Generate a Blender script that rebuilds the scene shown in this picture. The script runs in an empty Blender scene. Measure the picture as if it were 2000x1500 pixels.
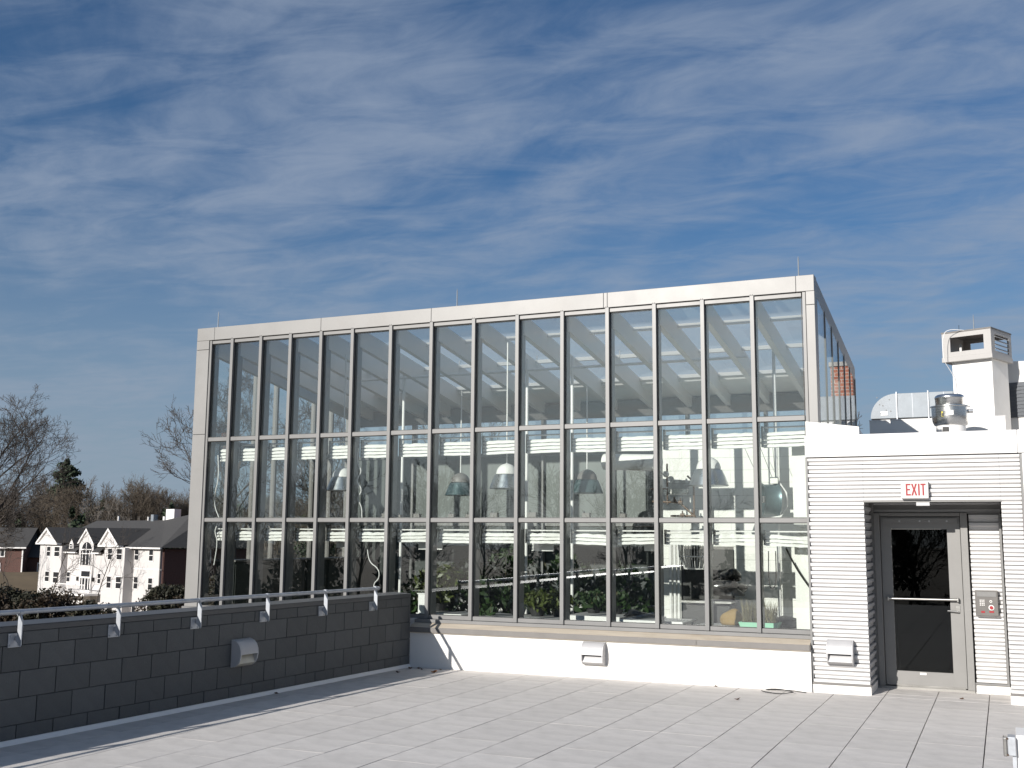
import bpy, bmesh, math, random
import numpy as np
from mathutils import Vector, Matrix

C = bpy.context.scene.collection
SC = bpy.context.scene
rnd = random.Random(7)

# ------------------------------------------------------------------ camera
CAM = (2.817, -14.917, 1.961)
YAW, PITCH, ROLL, FPX = 0.422, 0.140, 0.008, 2128.0
_f = Vector((-math.sin(YAW) * math.cos(PITCH), math.cos(YAW) * math.cos(PITCH), math.sin(PITCH)))
_r = Vector((math.cos(YAW), math.sin(YAW), 0.0))
_u = _r.cross(_f)
_r2 = _r * math.cos(ROLL) + _u * math.sin(ROLL)
_u2 = -_r * math.sin(ROLL) + _u * math.cos(ROLL)
cam = bpy.data.cameras.new('camera')
cam.sensor_width = 36.0
cam.lens = 36.0 * FPX / 2000.0
cam.clip_end = 3000.0
cam_ob = bpy.data.objects.new('camera', cam)
C.objects.link(cam_ob)
cam_ob.matrix_world = Matrix(((_r2.x, _u2.x, -_f.x, CAM[0]), (_r2.y, _u2.y, -_f.y, CAM[1]),
                              (_r2.z, _u2.z, -_f.z, CAM[2]), (0, 0, 0, 1)))
SC.camera = cam_ob

# ------------------------------------------------------------------ light
SUN = Vector((0.302, 1.0, -0.395)).normalized()          # the way the sunlight travels
sun = bpy.data.lights.new('sun', 'SUN')
sun.energy = 5.0
sun.angle = math.radians(0.5)
sun.color = (1.0, 0.95, 0.885)
sun_ob = bpy.data.objects.new('sun', sun)
C.objects.link(sun_ob)
sun_ob.rotation_euler = SUN.to_track_quat('-Z', 'Y').to_euler()
sun_ob.location = (0, 0, 60)

SKY_STRENGTH = 0.05
world = bpy.data.worlds.new('World')
SC.world = world
world.use_nodes = True
wt = world.node_tree
wt.nodes.clear()


def wn(t, **kw):
    n = wt.nodes.new(t)
    for k, v in kw.items():
        setattr(n, k, v)
    return n


def wl(a, b):
    wt.links.new(a, b)


w_out = wn('ShaderNodeOutputWorld')
w_bg = wn('ShaderNodeBackground')
w_bg.inputs['Strength'].default_value = SKY_STRENGTH
w_sky = wn('ShaderNodeTexSky', sky_type='NISHITA', sun_disc=False)
w_sky.sun_elevation = math.radians(20.7)
w_sky.sun_rotation = math.radians(196.8)
w_sky.altitude = 60.0
w_sky.air_density = 1.0
w_sky.dust_density = 0.6
w_sky.ozone_density = 2.2
# thin cirrus sheet: the view direction is carried up to a flat cloud layer
w_tc = wn('ShaderNodeTexCoord')
w_sep = wn('ShaderNodeSeparateXYZ')
wl(w_tc.outputs['Generated'], w_sep.inputs[0])
w_zc = wn('ShaderNodeMath', operation='MAXIMUM'); w_zc.inputs[1].default_value = 0.0
wl(w_sep.outputs['Z'], w_zc.inputs[0])
w_za = wn('ShaderNodeMath', operation='ADD'); w_za.inputs[1].default_value = 0.10
wl(w_zc.outputs[0], w_za.inputs[0])
w_dx = wn('ShaderNodeMath', operation='DIVIDE'); wl(w_sep.outputs['X'], w_dx.inputs[0]); wl(w_za.outputs[0], w_dx.inputs[1])
w_dy = wn('ShaderNodeMath', operation='DIVIDE'); wl(w_sep.outputs['Y'], w_dy.inputs[0]); wl(w_za.outputs[0], w_dy.inputs[1])
w_cmb = wn('ShaderNodeCombineXYZ'); wl(w_dx.outputs[0], w_cmb.inputs[0]); wl(w_dy.outputs[0], w_cmb.inputs[1])


def cloud_noise(ang, sx, sy, scale, detail, dist, rough, off):
    m = wn('ShaderNodeMapping')
    m.vector_type = 'POINT'
    m.inputs['Rotation'].default_value = (0, 0, math.radians(ang))
    m.inputs['Location'].default_value = off
    wl(w_cmb.outputs[0], m.inputs[0])
    s = wn('ShaderNodeVectorMath', operation='MULTIPLY')
    s.inputs[1].default_value = (sx, sy, 1.0)
    wl(m.outputs[0], s.inputs[0])
    n = wn('ShaderNodeTexNoise')
    n.inputs['Scale'].default_value = scale
    n.inputs['Detail'].default_value = detail
    n.inputs['Roughness'].default_value = rough
    n.inputs['Distortion'].default_value = dist
    wl(s.outputs[0], n.inputs['Vector'])
    return n.outputs['Fac']


c1 = cloud_noise(32, 0.60, 1.10, 1.9, 12, 0.5, 0.58, (4.7, 2.9, 0))
c2 = cloud_noise(-10, 0.70, 1.35, 5.2, 12, 0.6, 0.60, (3.1, -1.2, 0))
c3 = cloud_noise(30, 0.8, 1.0, 0.8, 4, 0.2, 0.5, (-2.6, 0.9, 0))
w_a = wn('ShaderNodeMath', operation='MULTIPLY'); wl(c1, w_a.inputs[0]); w_a.inputs[1].default_value = 0.44
w_b = wn('ShaderNodeMath', operation='MULTIPLY_ADD'); wl(c2, w_b.inputs[0]); w_b.inputs[1].default_value = 0.36; wl(w_a.outputs[0], w_b.inputs[2])
w_c = wn('ShaderNodeMath', operation='MULTIPLY_ADD'); wl(c3, w_c.inputs[0]); w_c.inputs[1].default_value = 0.26; wl(w_b.outputs[0], w_c.inputs[2])
w_mr = wn('ShaderNodeMapRange')
w_mr.interpolation_type = 'SMOOTHSTEP'
w_mr.inputs['From Min'].default_value = 0.41
w_mr.inputs['From Max'].default_value = 0.70
w_mr.inputs['To Min'].default_value = 0.06
w_mr.inputs['To Max'].default_value = 0.80
wl(w_c.outputs[0], w_mr.inputs['Value'])
w_mix = wn('ShaderNodeMix', data_type='RGBA')
wl(w_mr.outputs[0], w_mix.inputs['Factor'])
w_tint = wn('ShaderNodeMix', data_type='RGBA', blend_type='MULTIPLY')
w_tint.inputs['Factor'].default_value = 1.0
w_tint.inputs['B'].default_value = (0.47, 0.89, 1.25, 1)
wl(w_sky.outputs[0], w_tint.inputs['A'])
wl(w_tint.outputs['Result'], w_mix.inputs['A'])
# ice cloud scatters forward: the sheet is whiter and brighter round the sun
w_dot = wn('ShaderNodeVectorMath', operation='DOT_PRODUCT')
w_dot.inputs[1].default_value = (-SUN.x, -SUN.y, -SUN.z)
wl(w_tc.outputs['Generated'], w_dot.inputs[0])
w_dm = wn('ShaderNodeMath', operation='MAXIMUM'); w_dm.inputs[1].default_value = 0.0
wl(w_dot.outputs['Value'], w_dm.inputs[0])
w_dp = wn('ShaderNodeMath', operation='POWER'); w_dp.inputs[1].default_value = 10.0
wl(w_dm.outputs[0], w_dp.inputs[0])
w_cc = wn('ShaderNodeMix', data_type='RGBA')
wl(w_dp.outputs[0], w_cc.inputs['Factor'])
w_cc.inputs['A'].default_value = (4.9, 6.0, 7.9, 1)
w_cc.inputs['B'].default_value = (19.0, 17.8, 16.2, 1)
wl(w_cc.outputs['Result'], w_mix.inputs['B'])
# pale haze low over the horizon, brightened toward the sun
w_hz = wn('ShaderNodeMapRange')
w_hz.interpolation_type = 'SMOOTHSTEP'
w_hz.inputs['From Min'].default_value = -0.02
w_hz.inputs['From Max'].default_value = 0.34
w_hz.inputs['To Min'].default_value = 0.92
w_hz.inputs['To Max'].default_value = 0.0
wl(w_sep.outputs['Z'], w_hz.inputs['Value'])
w_hm = wn('ShaderNodeMix', data_type='RGBA')
wl(w_hz.outputs[0], w_hm.inputs['Factor'])
wl(w_mix.outputs['Result'], w_hm.inputs['A'])
w_hc = wn('ShaderNodeMix', data_type='RGBA')
wl(w_dp.outputs[0], w_hc.inputs['Factor'])
w_hc.inputs['A'].default_value = (4.7, 5.8, 7.2, 1)
w_hc.inputs['B'].default_value = (17.0, 16.2, 15.0, 1)
wl(w_hc.outputs['Result'], w_hm.inputs['B'])
wl(w_hm.outputs['Result'], w_bg.inputs['Color'])
wl(w_bg.outputs[0], w_out.inputs[0])

SC.view_settings.view_transform = 'Standard'
SC.view_settings.look = 'None'
SC.view_settings.exposure = 0.27
SC.view_settings.gamma = 1.0
SC.view_settings.use_curve_mapping = False
SC.render.engine = 'CYCLES'
SC.cycles.max_bounces = 10
SC.cycles.transparent_max_bounces = 24
SC.cycles.glossy_bounces = 4
SC.cycles.diffuse_bounces = 4
SC.cycles.caustics_reflective = False
SC.cycles.caustics_refractive = False
SC.cycles.sample_clamp_indirect = 6.0

# ------------------------------------------------------------------ materials
MATS = {}


def newmat(name):
    m = bpy.data.materials.new(name)
    m.use_nodes = True
    return m, m.node_tree, m.node_tree.nodes['Principled BSDF']


def mat(name, col, rough=0.6, metal=0.0, var=0.12, scale=6.0, detail=6.0, stretch=(1, 1, 1), bump=0.0, bscale=60.0,
        rand=0.0, spec=0.5, dirt=None, dirt_amt=0.0, dirt_scale=1.2):
    if name in MATS:
        return MATS[name]
    m, nt, b = newmat(name)
    tc = nt.nodes.new('ShaderNodeTexCoord')
    mp = nt.nodes.new('ShaderNodeMapping')
    mp.inputs['Scale'].default_value = stretch
    nt.links.new(tc.outputs['Object'], mp.inputs[0])
    n = nt.nodes.new('ShaderNodeTexNoise')
    n.inputs['Scale'].default_value = scale
    n.inputs['Detail'].default_value = detail
    n.inputs['Roughness'].default_value = 0.62
    nt.links.new(mp.outputs[0], n.inputs['Vector'])
    r = nt.nodes.new('ShaderNodeMapRange')
    r.inputs['From Min'].default_value = 0.3
    r.inputs['From Max'].default_value = 0.7
    r.inputs['To Min'].default_value = 1 - var
    r.inputs['To Max'].default_value = 1 + var
    nt.links.new(n.outputs['Fac'], r.inputs['Value'])
    val = r.outputs[0]
    if rand:
        oi = nt.nodes.new('ShaderNodeObjectInfo')
        rr = nt.nodes.new('ShaderNodeMapRange')
        rr.inputs['To Min'].default_value = 1 - rand
        rr.inputs['To Max'].default_value = 1 + rand
        nt.links.new(oi.outputs['Random'], rr.inputs['Value'])
        mm = nt.nodes.new('ShaderNodeMath'); mm.operation = 'MULTIPLY'
        nt.links.new(val, mm.inputs[0]); nt.links.new(rr.outputs[0], mm.inputs[1])
        val = mm.outputs[0]
    v = nt.nodes.new('ShaderNodeVectorMath'); v.operation = 'SCALE'
    v.inputs[0].default_value = col[:3]
    nt.links.new(val, v.inputs['Scale'])
    out = v.outputs[0]
    if dirt is not None:
        n3 = nt.nodes.new('ShaderNodeTexNoise')
        n3.inputs['Scale'].default_value = dirt_scale
        n3.inputs['Detail'].default_value = 7
        n3.inputs['Roughness'].default_value = 0.7
        nt.links.new(tc.outputs['Object'], n3.inputs['Vector'])
        r3 = nt.nodes.new('ShaderNodeMapRange')
        r3.interpolation_type = 'SMOOTHSTEP'
        r3.inputs['From Min'].default_value = 0.48
        r3.inputs['From Max'].default_value = 0.72
        r3.inputs['To Max'].default_value = dirt_amt
        nt.links.new(n3.outputs['Fac'], r3.inputs['Value'])
        mx = nt.nodes.new('ShaderNodeMix'); mx.data_type = 'RGBA'
        nt.links.new(r3.outputs[0], mx.inputs['Factor'])
        nt.links.new(out, mx.inputs['A'])
        mx.inputs['B'].default_value = (*dirt, 1)
        out = mx.outputs['Result']
    nt.links.new(out, b.inputs['Base Color'])
    b.inputs['Metallic'].default_value = metal
    b.inputs['Specular IOR Level'].default_value = spec
    rr = nt.nodes.new('ShaderNodeMapRange')
    rr.inputs['To Min'].default_value = max(0.02, rough - 0.1)
    rr.inputs['To Max'].default_value = min(1, rough + 0.1)
    nt.links.new(n.outputs['Fac'], rr.inputs['Value'])
    nt.links.new(rr.outputs[0], b.inputs['Roughness'])
    if bump:
        n2 = nt.nodes.new('ShaderNodeTexNoise')
        n2.inputs['Scale'].default_value = bscale
        n2.inputs['Detail'].default_value = 4
        nt.links.new(mp.outputs[0], n2.inputs['Vector'])
        bp = nt.nodes.new('ShaderNodeBump')
        bp.inputs['Strength'].default_value = bump
        bp.inputs['Distance'].default_value = 0.02
        nt.links.new(n2.outputs['Fac'], bp.inputs['Height'])
        nt.links.new(bp.outputs[0], b.inputs['Normal'])
    MATS[name] = m
    return m


def glass_mat(name, tint, f0, bump, rough=0.0):
    """thin sheet glass: light goes straight through with a tint, the rest is mirrored (Schlick)"""
    m = bpy.data.materials.new(name)
    m.use_nodes = True
    nt = m.node_tree
    nt.nodes.clear()
    out = nt.nodes.new('ShaderNodeOutputMaterial')
    mix = nt.nodes.new('ShaderNodeMixShader')
    tr = nt.nodes.new('ShaderNodeBsdfTransparent'); tr.inputs[0].default_value = (*tint, 1)
    gl = nt.nodes.new('ShaderNodeBsdfGlossy'); gl.inputs['Roughness'].default_value = rough
    gl.inputs['Color'].default_value = (0.95, 0.97, 1, 1)
    lw = nt.nodes.new('ShaderNodeLayerWeight')
    p = nt.nodes.new('ShaderNodeMath'); p.operation = 'POWER'; p.inputs[1].default_value = 5.0
    nt.links.new(lw.outputs['Facing'], p.inputs[0])
    ma = nt.nodes.new('ShaderNodeMath'); ma.operation = 'MULTIPLY_ADD'
    ma.inputs[1].default_value = 1 - f0; ma.inputs[2].default_value = f0
    nt.links.new(p.outputs[0], ma.inputs[0])
    tc = nt.nodes.new('ShaderNodeTexCoord')
    n = nt.nodes.new('ShaderNodeTexNoise'); n.inputs['Scale'].default_value = 1.1; n.inputs['Detail'].default_value = 0.5
    nt.links.new(tc.outputs['Object'], n.inputs['Vector'])
    bp = nt.nodes.new('ShaderNodeBump'); bp.inputs['Strength'].default_value = bump; bp.inputs['Distance'].default_value = 0.05
    nt.links.new(n.outputs['Fac'], bp.inputs['Height'])
    nt.links.new(bp.outputs[0], gl.inputs['Normal'])
    nt.links.new(ma.outputs[0], mix.inputs[0])
    nt.links.new(tr.outputs[0], mix.inputs[1])
    nt.links.new(gl.outputs[0], mix.inputs[2])
    nt.links.new(mix.outputs[0], out.inputs[0])
    MATS[name] = m
    return m


def brick_mat(name, c1_, c2_, mortar, scale, bw=0.5, rh=0.25, ms=0.02, axis='XZ'):
    m, nt, b = newmat(name)
    tc = nt.nodes.new('ShaderNodeTexCoord')
    sp = nt.nodes.new('ShaderNodeSeparateXYZ')
    nt.links.new(tc.outputs['Object'], sp.inputs[0])
    ad = nt.nodes.new('ShaderNodeMath'); ad.operation = 'ADD'
    nt.links.new(sp.outputs['X'], ad.inputs[0]); nt.links.new(sp.outputs['Y'], ad.inputs[1])
    cb = nt.nodes.new('ShaderNodeCombineXYZ')
    nt.links.new(ad.outputs[0], cb.inputs[0]); nt.links.new(sp.outputs['Z'], cb.inputs[1])
    br = nt.nodes.new('ShaderNodeTexBrick')
    br.inputs['Color1'].default_value = (*c1_, 1)
    br.inputs['Color2'].default_value = (*c2_, 1)
    br.inputs['Mortar'].default_value = (*mortar, 1)
    br.inputs['Scale'].default_value = scale
    br.inputs['Mortar Size'].default_value = ms
    br.inputs['Brick Width'].default_value = bw
    br.inputs['Row Height'].default_value = rh
    nt.links.new(cb.outputs[0], br.inputs['Vector'])
    nt.links.new(br.outputs['Color'], b.inputs['Base Color'])
    b.inputs['Roughness'].default_value = 0.9
    MATS[name] = m
    return m


FRAME = mat('warm grey painted aluminium', (0.196, 0.194, 0.191), 0.40, 0.0, 0.05, 3, stretch=(1, 1, 0.3))
CORN = mat('pale painted aluminium panel', (0.240, 0.236, 0.230), 0.45, 0.08, 0.05, 1.2, 5, dirt=(0.19, 0.18, 0.168), dirt_amt=0.4, dirt_scale=0.8)
WHITE = mat('white stucco', (0.76, 0.745, 0.72), 0.8, 0, 0.03, 2.0, bump=0.06, bscale=90, dirt=(0.60, 0.57, 0.52), dirt_amt=0.35, dirt_scale=0.7)
WPAINT = mat('white painted metal', (0.78, 0.77, 0.755), 0.4, 0, 0.025, 2.5)
CORR = mat('white corrugated siding', (0.60, 0.592, 0.588), 0.42, 0, 0.03, 1.5, dirt=(0.53, 0.51, 0.48), dirt_amt=0.3, dirt_scale=1.0)
WOODSILL = mat('weathered sill', (0.47, 0.41, 0.33), 0.8, 0, 0.14, 5, stretch=(0.35, 3, 3), dirt=(0.33, 0.25, 0.17), dirt_amt=0.4, dirt_scale=2.2)
PANELM = mat('brushed dark steel plate', (0.15, 0.142, 0.135), 0.4, 0.4, 0.06, 5)
RAFT = mat('light rafter paint', (0.78, 0.76, 0.73), 0.5, 0, 0.04, 2)
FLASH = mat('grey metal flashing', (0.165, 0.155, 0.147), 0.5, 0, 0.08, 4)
PAVER = mat('concrete paver', (0.60, 0.572, 0.543), 0.88, 0, 0.14, 3.2, 10, stretch=(0.8, 1.15, 1), bump=0.12, bscale=120, rand=0.045, spec=0.3,
            dirt=(0.46, 0.435, 0.41), dirt_amt=0.6, dirt_scale=0.55)
DECK = mat('dark roof membrane', (0.06, 0.06, 0.06), 0.9)
ROOFDECK = mat('pale roof membrane', (0.52, 0.5, 0.47), 0.85, 0, 0.08, 1.5)
TILE = mat('dark slate block', (0.102, 0.104, 0.102), 0.8, 0, 0.10, 7, 8, bump=0.3, bscale=45, rand=0.11)
JOINT = mat('dark joint', (0.035, 0.035, 0.036), 0.9)
COPE = mat('dark coping metal', (0.075, 0.077, 0.08), 0.5, 0, 0.06, 4)
GALV = mat('galvanised steel', (0.42, 0.44, 0.47), 0.5, 0.5, 0.14, 9, 5, bump=0.02)
GALVDUCT = mat('galvanised duct sheet', (0.235, 0.26, 0.285), 0.5, 0.2, 0.14, 5, 6, bump=0.10, bscale=3)
SPUN = mat('spun aluminium', (0.74, 0.74, 0.735), 0.26, 1.0, 0.05, 6, stretch=(1, 1, 6))
STEEL = mat('stainless steel', (0.42, 0.41, 0.39), 0.3, 1.0, 0.06, 5, stretch=(1, 1, 8))
LAMPGREY = mat('light grey cast metal', (0.46, 0.455, 0.46), 0.5, 0.15, 0.05, 6)
LENS = mat('frosted lens', (0.62, 0.58, 0.48), 0.3, 0, 0.05, 6)
DOORF = mat('grey door paint', (0.225, 0.22, 0.212), 0.45, 0, 0.04, 3)
CONC = mat('concrete floor', (0.33, 0.32, 0.30), 0.8, 0, 0.15, 2)
RED = mat('red letter paint', (0.30, 0.006, 0.012), 0.5, 0, 0.03, 8)
BLACK = mat('black rubber', (0.02, 0.02, 0.02), 0.5)
BLACKP = mat('glossy black plastic sheet', (0.012, 0.012, 0.013), 0.22, 0, 0.2, 4, spec=0.7, bump=0.4, bscale=9)
YELLOW = mat('yellow label', (0.65, 0.55, 0.05), 0.6)
BLIND = mat('white blind cloth', (0.86, 0.855, 0.83), 0.7, 0, 0.05, 8, bump=0.2, bscale=25)
BLOCKW = mat('white painted block', (0.76, 0.755, 0.72), 0.75, 0, 0.03, 3, bump=0.08, bscale=40)
LEAF = mat('deep green leaf', (0.020, 0.043, 0.010), 0.5, 0, 0.4, 3, rand=0.1)
LEAFY = mat('yellow green leaf', (0.055, 0.072, 0.014), 0.5, 0, 0.4, 3)
DRYG = mat('dry grass blades', (0.17, 0.15, 0.08), 0.8, 0, 0.3, 5)
SOIL = mat('potting soil', (0.05, 0.037, 0.028), 0.95)
GREENP = mat('pale green plastic', (0.24, 0.52, 0.36), 0.5, 0, 0.05)
TANW = mat('raw pine board', (0.42, 0.32, 0.21), 0.75, 0, 0.14, 4, stretch=(0.4, 3, 3))
SACK = mat('ochre paper sack', (0.26, 0.17, 0.06), 0.8, 0, 0.15)
POT = mat('black nursery pot', (0.03, 0.03, 0.03), 0.6)
COPPER = mat('copper pipe', (0.17, 0.12, 0.09), 0.45, 0.4, 0.15)
BARK = mat('grey brown bark', (0.062, 0.052, 0.045), 0.95, 0, 0.22, 3)
BARKP = mat('pale grey bark', (0.17, 0.15, 0.13), 0.9, 0, 0.25, 3)
TWIG = mat('winter woodland twigs', (0.098, 0.078, 0.058), 0.95, 0, 0.3, 0.12, rand=0.1)
NEEDLE = mat('dark pine needles', (0.026, 0.042, 0.020), 0.8, 0, 0.4, 0.6)
HEDGE = mat('dark winter evergreen leaf', (0.020, 0.020, 0.009), 0.7, 0, 0.5, 1.4)
HEDGER = mat('bronzed winter leaf', (0.034, 0.022, 0.011), 0.7, 0, 0.4, 1.6)
LAWN = mat('dormant brown grass', (0.13, 0.095, 0.055), 0.95, 0, 0.3, 0.25, 8, dirt=(0.08, 0.06, 0.04), dirt_amt=0.6, dirt_scale=0.06)
SHING = mat('charcoal roof shingles', (0.052, 0.050, 0.049), 0.9, 0, 0.16, 2.5, 6, stretch=(1, 1, 4))
STUCCO = mat('white house stucco', (0.54, 0.52, 0.51), 0.85, 0, 0.03, 1.0)
TRIMW = mat('white house trim', (0.80, 0.78, 0.76), 0.6, 0, 0.02)
WINDARK = mat('dark window glass', (0.022, 0.024, 0.028), 0.08, 0, 0.2, 1)
SHUT = mat('dark shutter', (0.06, 0.035, 0.03), 0.7)
BRICK = brick_mat('dark red brick', (0.105, 0.042, 0.033), (0.075, 0.032, 0.026), (0.15, 0.12, 0.105), 3.2)
BRICKL = brick_mat('orange red brick', (0.38, 0.15, 0.09), (0.28, 0.10, 0.065), (0.45, 0.40, 0.35), 2.6)
GLASS = glass_mat('greenhouse glass', (0.965, 0.985, 0.975), 0.085, 0.005)
GLASSR = glass_mat('dusty roof glass', (0.97, 0.98, 0.98), 0.02, 0.004)
_nt = GLASSR.node_tree                      # a film of dust and lime wash on the sloping panes
_o = [n for n in _nt.nodes if n.type == 'OUTPUT_MATERIAL'][0]
_src = _o.inputs[0].links[0].from_socket
_tl = _nt.nodes.new('ShaderNodeBsdfTranslucent'); _tl.inputs[0].default_value = (0.8, 0.8, 0.78, 1)
_mx = _nt.nodes.new('ShaderNodeMixShader'); _mx.inputs[0].default_value = 0.27
_nt.links.new(_src, _mx.inputs[1]); _nt.links.new(_tl.outputs[0], _mx.inputs[2]); _nt.links.new(_mx.outputs[0], _o.inputs[0])
GLASSD = glass_mat('tinted door glass', (0.42, 0.46, 0.445), 0.028, 0.004)
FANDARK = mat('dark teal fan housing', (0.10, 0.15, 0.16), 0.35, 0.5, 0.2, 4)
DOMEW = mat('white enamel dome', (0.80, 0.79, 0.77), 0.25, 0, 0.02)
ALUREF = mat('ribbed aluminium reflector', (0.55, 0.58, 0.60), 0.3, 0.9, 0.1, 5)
OPAL = mat('insulated roof panel', (0.76, 0.75, 0.72), 0.7, 0, 0.03)
SIGNW = mat('off white sign plastic', (0.60, 0.565, 0.55), 0.45, 0, 0.02)
CAPW = mat('pale grey cap sheet', (0.40, 0.385, 0.37), 0.5, 0, 0.05, 2)
BRICKC = brick_mat('brown red brick', (0.24, 0.115, 0.08), (0.19, 0.09, 0.065), (0.3, 0.26, 0.23), 2.6)
BACKDARK = mat('dark shade board', (0.035, 0.042, 0.040), 0.5, 0, 0.25, 2)
BACKGREY = mat('grey green backing board', (0.105, 0.12, 0.115), 0.45, 0, 0.25, 1.2, stretch=(3, 1, 0.3))
LOUV = mat('dark blue grey louvre', (0.095, 0.105, 0.12), 0.5, 0, 0.08, 3)
DRYLEAF = mat('dead brown leaf', (0.10, 0.055, 0.03), 0.9)


# ------------------------------------------------------------------ mesh helpers
def root_loc(o):
    while o.parent is not None:
        o = o.parent
    return o.location.copy()


class MB:
    def __init__(self):
        self.v = []
        self.f = []

    def box(self, x0, y0, z0, x1, y1, z1):
        x0, x1 = min(x0, x1), max(x0, x1); y0, y1 = min(y0, y1), max(y0, y1); z0, z1 = min(z0, z1), max(z0, z1)
        n = len(self.v)
        self.v += [(x0, y0, z0), (x1, y0, z0), (x1, y1, z0), (x0, y1, z0), (x0, y0, z1), (x1, y0, z1), (x1, y1, z1), (x0, y1, z1)]
        for q in ((0, 3, 2, 1), (4, 5, 6, 7), (0, 1, 5, 4), (1, 2, 6, 5), (2, 3, 7, 6), (3, 0, 4, 7)):
            self.f.append(tuple(n + i for i in q))
        return self

    def cbox(self, x0, y0, z0, x1, y1, z1, c=0.004):
        """box whose top edges are chamfered"""
        n = len(self.v)
        self.v += [(x0, y0, z0), (x1, y0, z0), (x1, y1, z0), (x0, y1, z0), (x0, y0, z1 - c), (x1, y0, z1 - c), (x1, y1, z1 - c), (x0, y1, z1 - c),
                   (x0 + c, y0 + c, z1), (x1 - c, y0 + c, z1), (x1 - c, y1 - c, z1), (x0 + c, y1 - c, z1)]
        for q in ((0, 3, 2, 1), (0, 1, 5, 4), (1, 2, 6, 5), (2, 3, 7, 6), (3, 0, 4, 7), (4, 5, 9, 8), (5, 6, 10, 9), (6, 7, 11, 10), (7, 4, 8, 11), (8, 9, 10, 11)):
            self.f.append(tuple(n + i for i in q))
        return self

    def prism(self, poly, axis, a, b):
        """poly: 2D points in the plane perpendicular to axis (X:(y,z) Y:(x,z) Z:(x,y)), extruded a..b"""
        n = len(self.v); k = len(poly)
        for t in (a, b):
            for p, q in poly:
                self.v.append((t, p, q) if axis == 'X' else (p, t, q) if axis == 'Y' else (p, q, t))
        self.f.append(tuple(range(n, n + k)))
        self.f.append(tuple(range(n + 2 * k - 1, n + k - 1, -1)))
        for i in range(k):
            j = (i + 1) % k
            self.f.append((n + i, n + k + i, n + k + j, n + j))
        return self

    def quad(self, a, b, c, d):
        n = len(self.v)
        self.v += [tuple(a), tuple(b), tuple(c), tuple(d)]
        self.f.append((n, n + 1, n + 2, n + 3))
        return self

    def tube(self, pts, r, k=8, caps=True):
        pts = [Vector(p) for p in pts]
        rs = r if isinstance(r, (list, tuple)) else [r] * len(pts)
        n0 = len(self.v)
        up = None
        for i, p in enumerate(pts):
            a = pts[max(i - 1, 0)]; b = pts[min(i + 1, len(pts) - 1)]
            d = (b - a)
            d = d.normalized() if d.length > 1e-9 else Vector((0, 0, 1))
            if up is None:
                up = Vector((0, 0, 1)) if abs(d.z) < 0.9 else Vector((1, 0, 0))
            s = d.cross(up)
            if s.length < 1e-6:
                s = d.cross(Vector((0, 1, 0)))
            s.normalize()
            t = s.cross(d); up = t
            for j in range(k):
                an = 2 * math.pi * j / k
                q = p + (s * math.cos(an) + t * math.sin(an)) * rs[i]
                self.v.append(tuple(q))
        m = len(pts)
        for i in range(m - 1):
            for j in range(k):
                a = n0 + i * k + j; b = n0 + i * k + (j + 1) % k
                self.f.append((a, b, b + k, a + k))
        if caps:
            self.f.append(tuple(n0 + j for j in range(k - 1, -1, -1)))
            self.f.append(tuple(n0 + (m - 1) * k + j for j in range(k)))
        return self

    def lathe(self, prof, c, k=24):
        """prof: (radius, z) pairs from bottom to top about a vertical axis through c"""
        n0 = len(self.v)
        for r, z in prof:
            for j in range(k):
                an = 2 * math.pi * j / k
                self.v.append((c[0] + r * math.cos(an), c[1] + r * math.sin(an), c[2] + z))
        for i in range(len(prof) - 1):
            for j in range(k):
                a = n0 + i * k + j; b = n0 + i * k + (j + 1) % k
                self.f.append((a, b, b + k, a + k))
        self.f.append(tuple(n0 + j for j in range(k - 1, -1, -1)))
        self.f.append(tuple(n0 + (len(prof) - 1) * k + j for j in range(k)))
        return self

    def build(self, name, material, parent=None, local=False, smooth=False, bevel=0.0, label=None, kind=None):
        me = bpy.data.meshes.new(name)
        v = self.v
        if parent is not None and not local:
            L = root_loc(parent)
            v = [(a - L.x, b - L.y, c - L.z) for a, b, c in v]
        me.from_pydata(v, [], self.f)
        me.update()
        bm = bmesh.new(); bm.from_mesh(me)
        bmesh.ops.recalc_face_normals(bm, faces=bm.faces)
        bm.to_mesh(me); bm.free()
        if smooth:
            me.polygons.foreach_set('use_smooth', [True] * len(me.polygons))
        if material is not None:
            me.materials.append(material)
        o = bpy.data.objects.new(name, me)
        C.objects.link(o)
        if smooth:
            try:
                me.set_sharp_from_angle(angle=math.radians(40))
            except Exception:
                pass
        if parent is not None:
            o.parent = parent
        if bevel:
            md = o.modifiers.new('bevel', 'BEVEL')
            md.width = bevel; md.segments = 2; md.limit_method = 'ANGLE'
        if label:
            o['label'] = label
        if kind:
            o['kind'] = kind
        return o


def thing(name, loc, label, cat, group=None, rotz=0.0, kind=None):
    o = bpy.data.objects.new(name, None)
    o.empty_display_size = 0.2
    C.objects.link(o)
    o.location = loc
    o.rotation_euler = (0, 0, rotz)
    o['label'] = label
    o['category'] = cat
    if group:
        o['group'] = group
    return o


def tag(o, label, cat, group=None):
    o['label'] = label
    o['category'] = cat
    if group:
        o['group'] = group
    return o


def struct(o):
    o['kind'] = 'structure'
    return o


def B(*a):
    return MB().box(*a)


def kids(o):
    return [x for x in C.objects if x.parent == o]


def copy_tree(o, parent=None):
    c = o.copy(); C.objects.link(c)
    if parent is not None:
        c.parent = parent
        c.matrix_parent_inverse = o.matrix_parent_inverse.copy()
    for ch in kids(o):
        copy_tree(ch, c)
    return c


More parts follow.
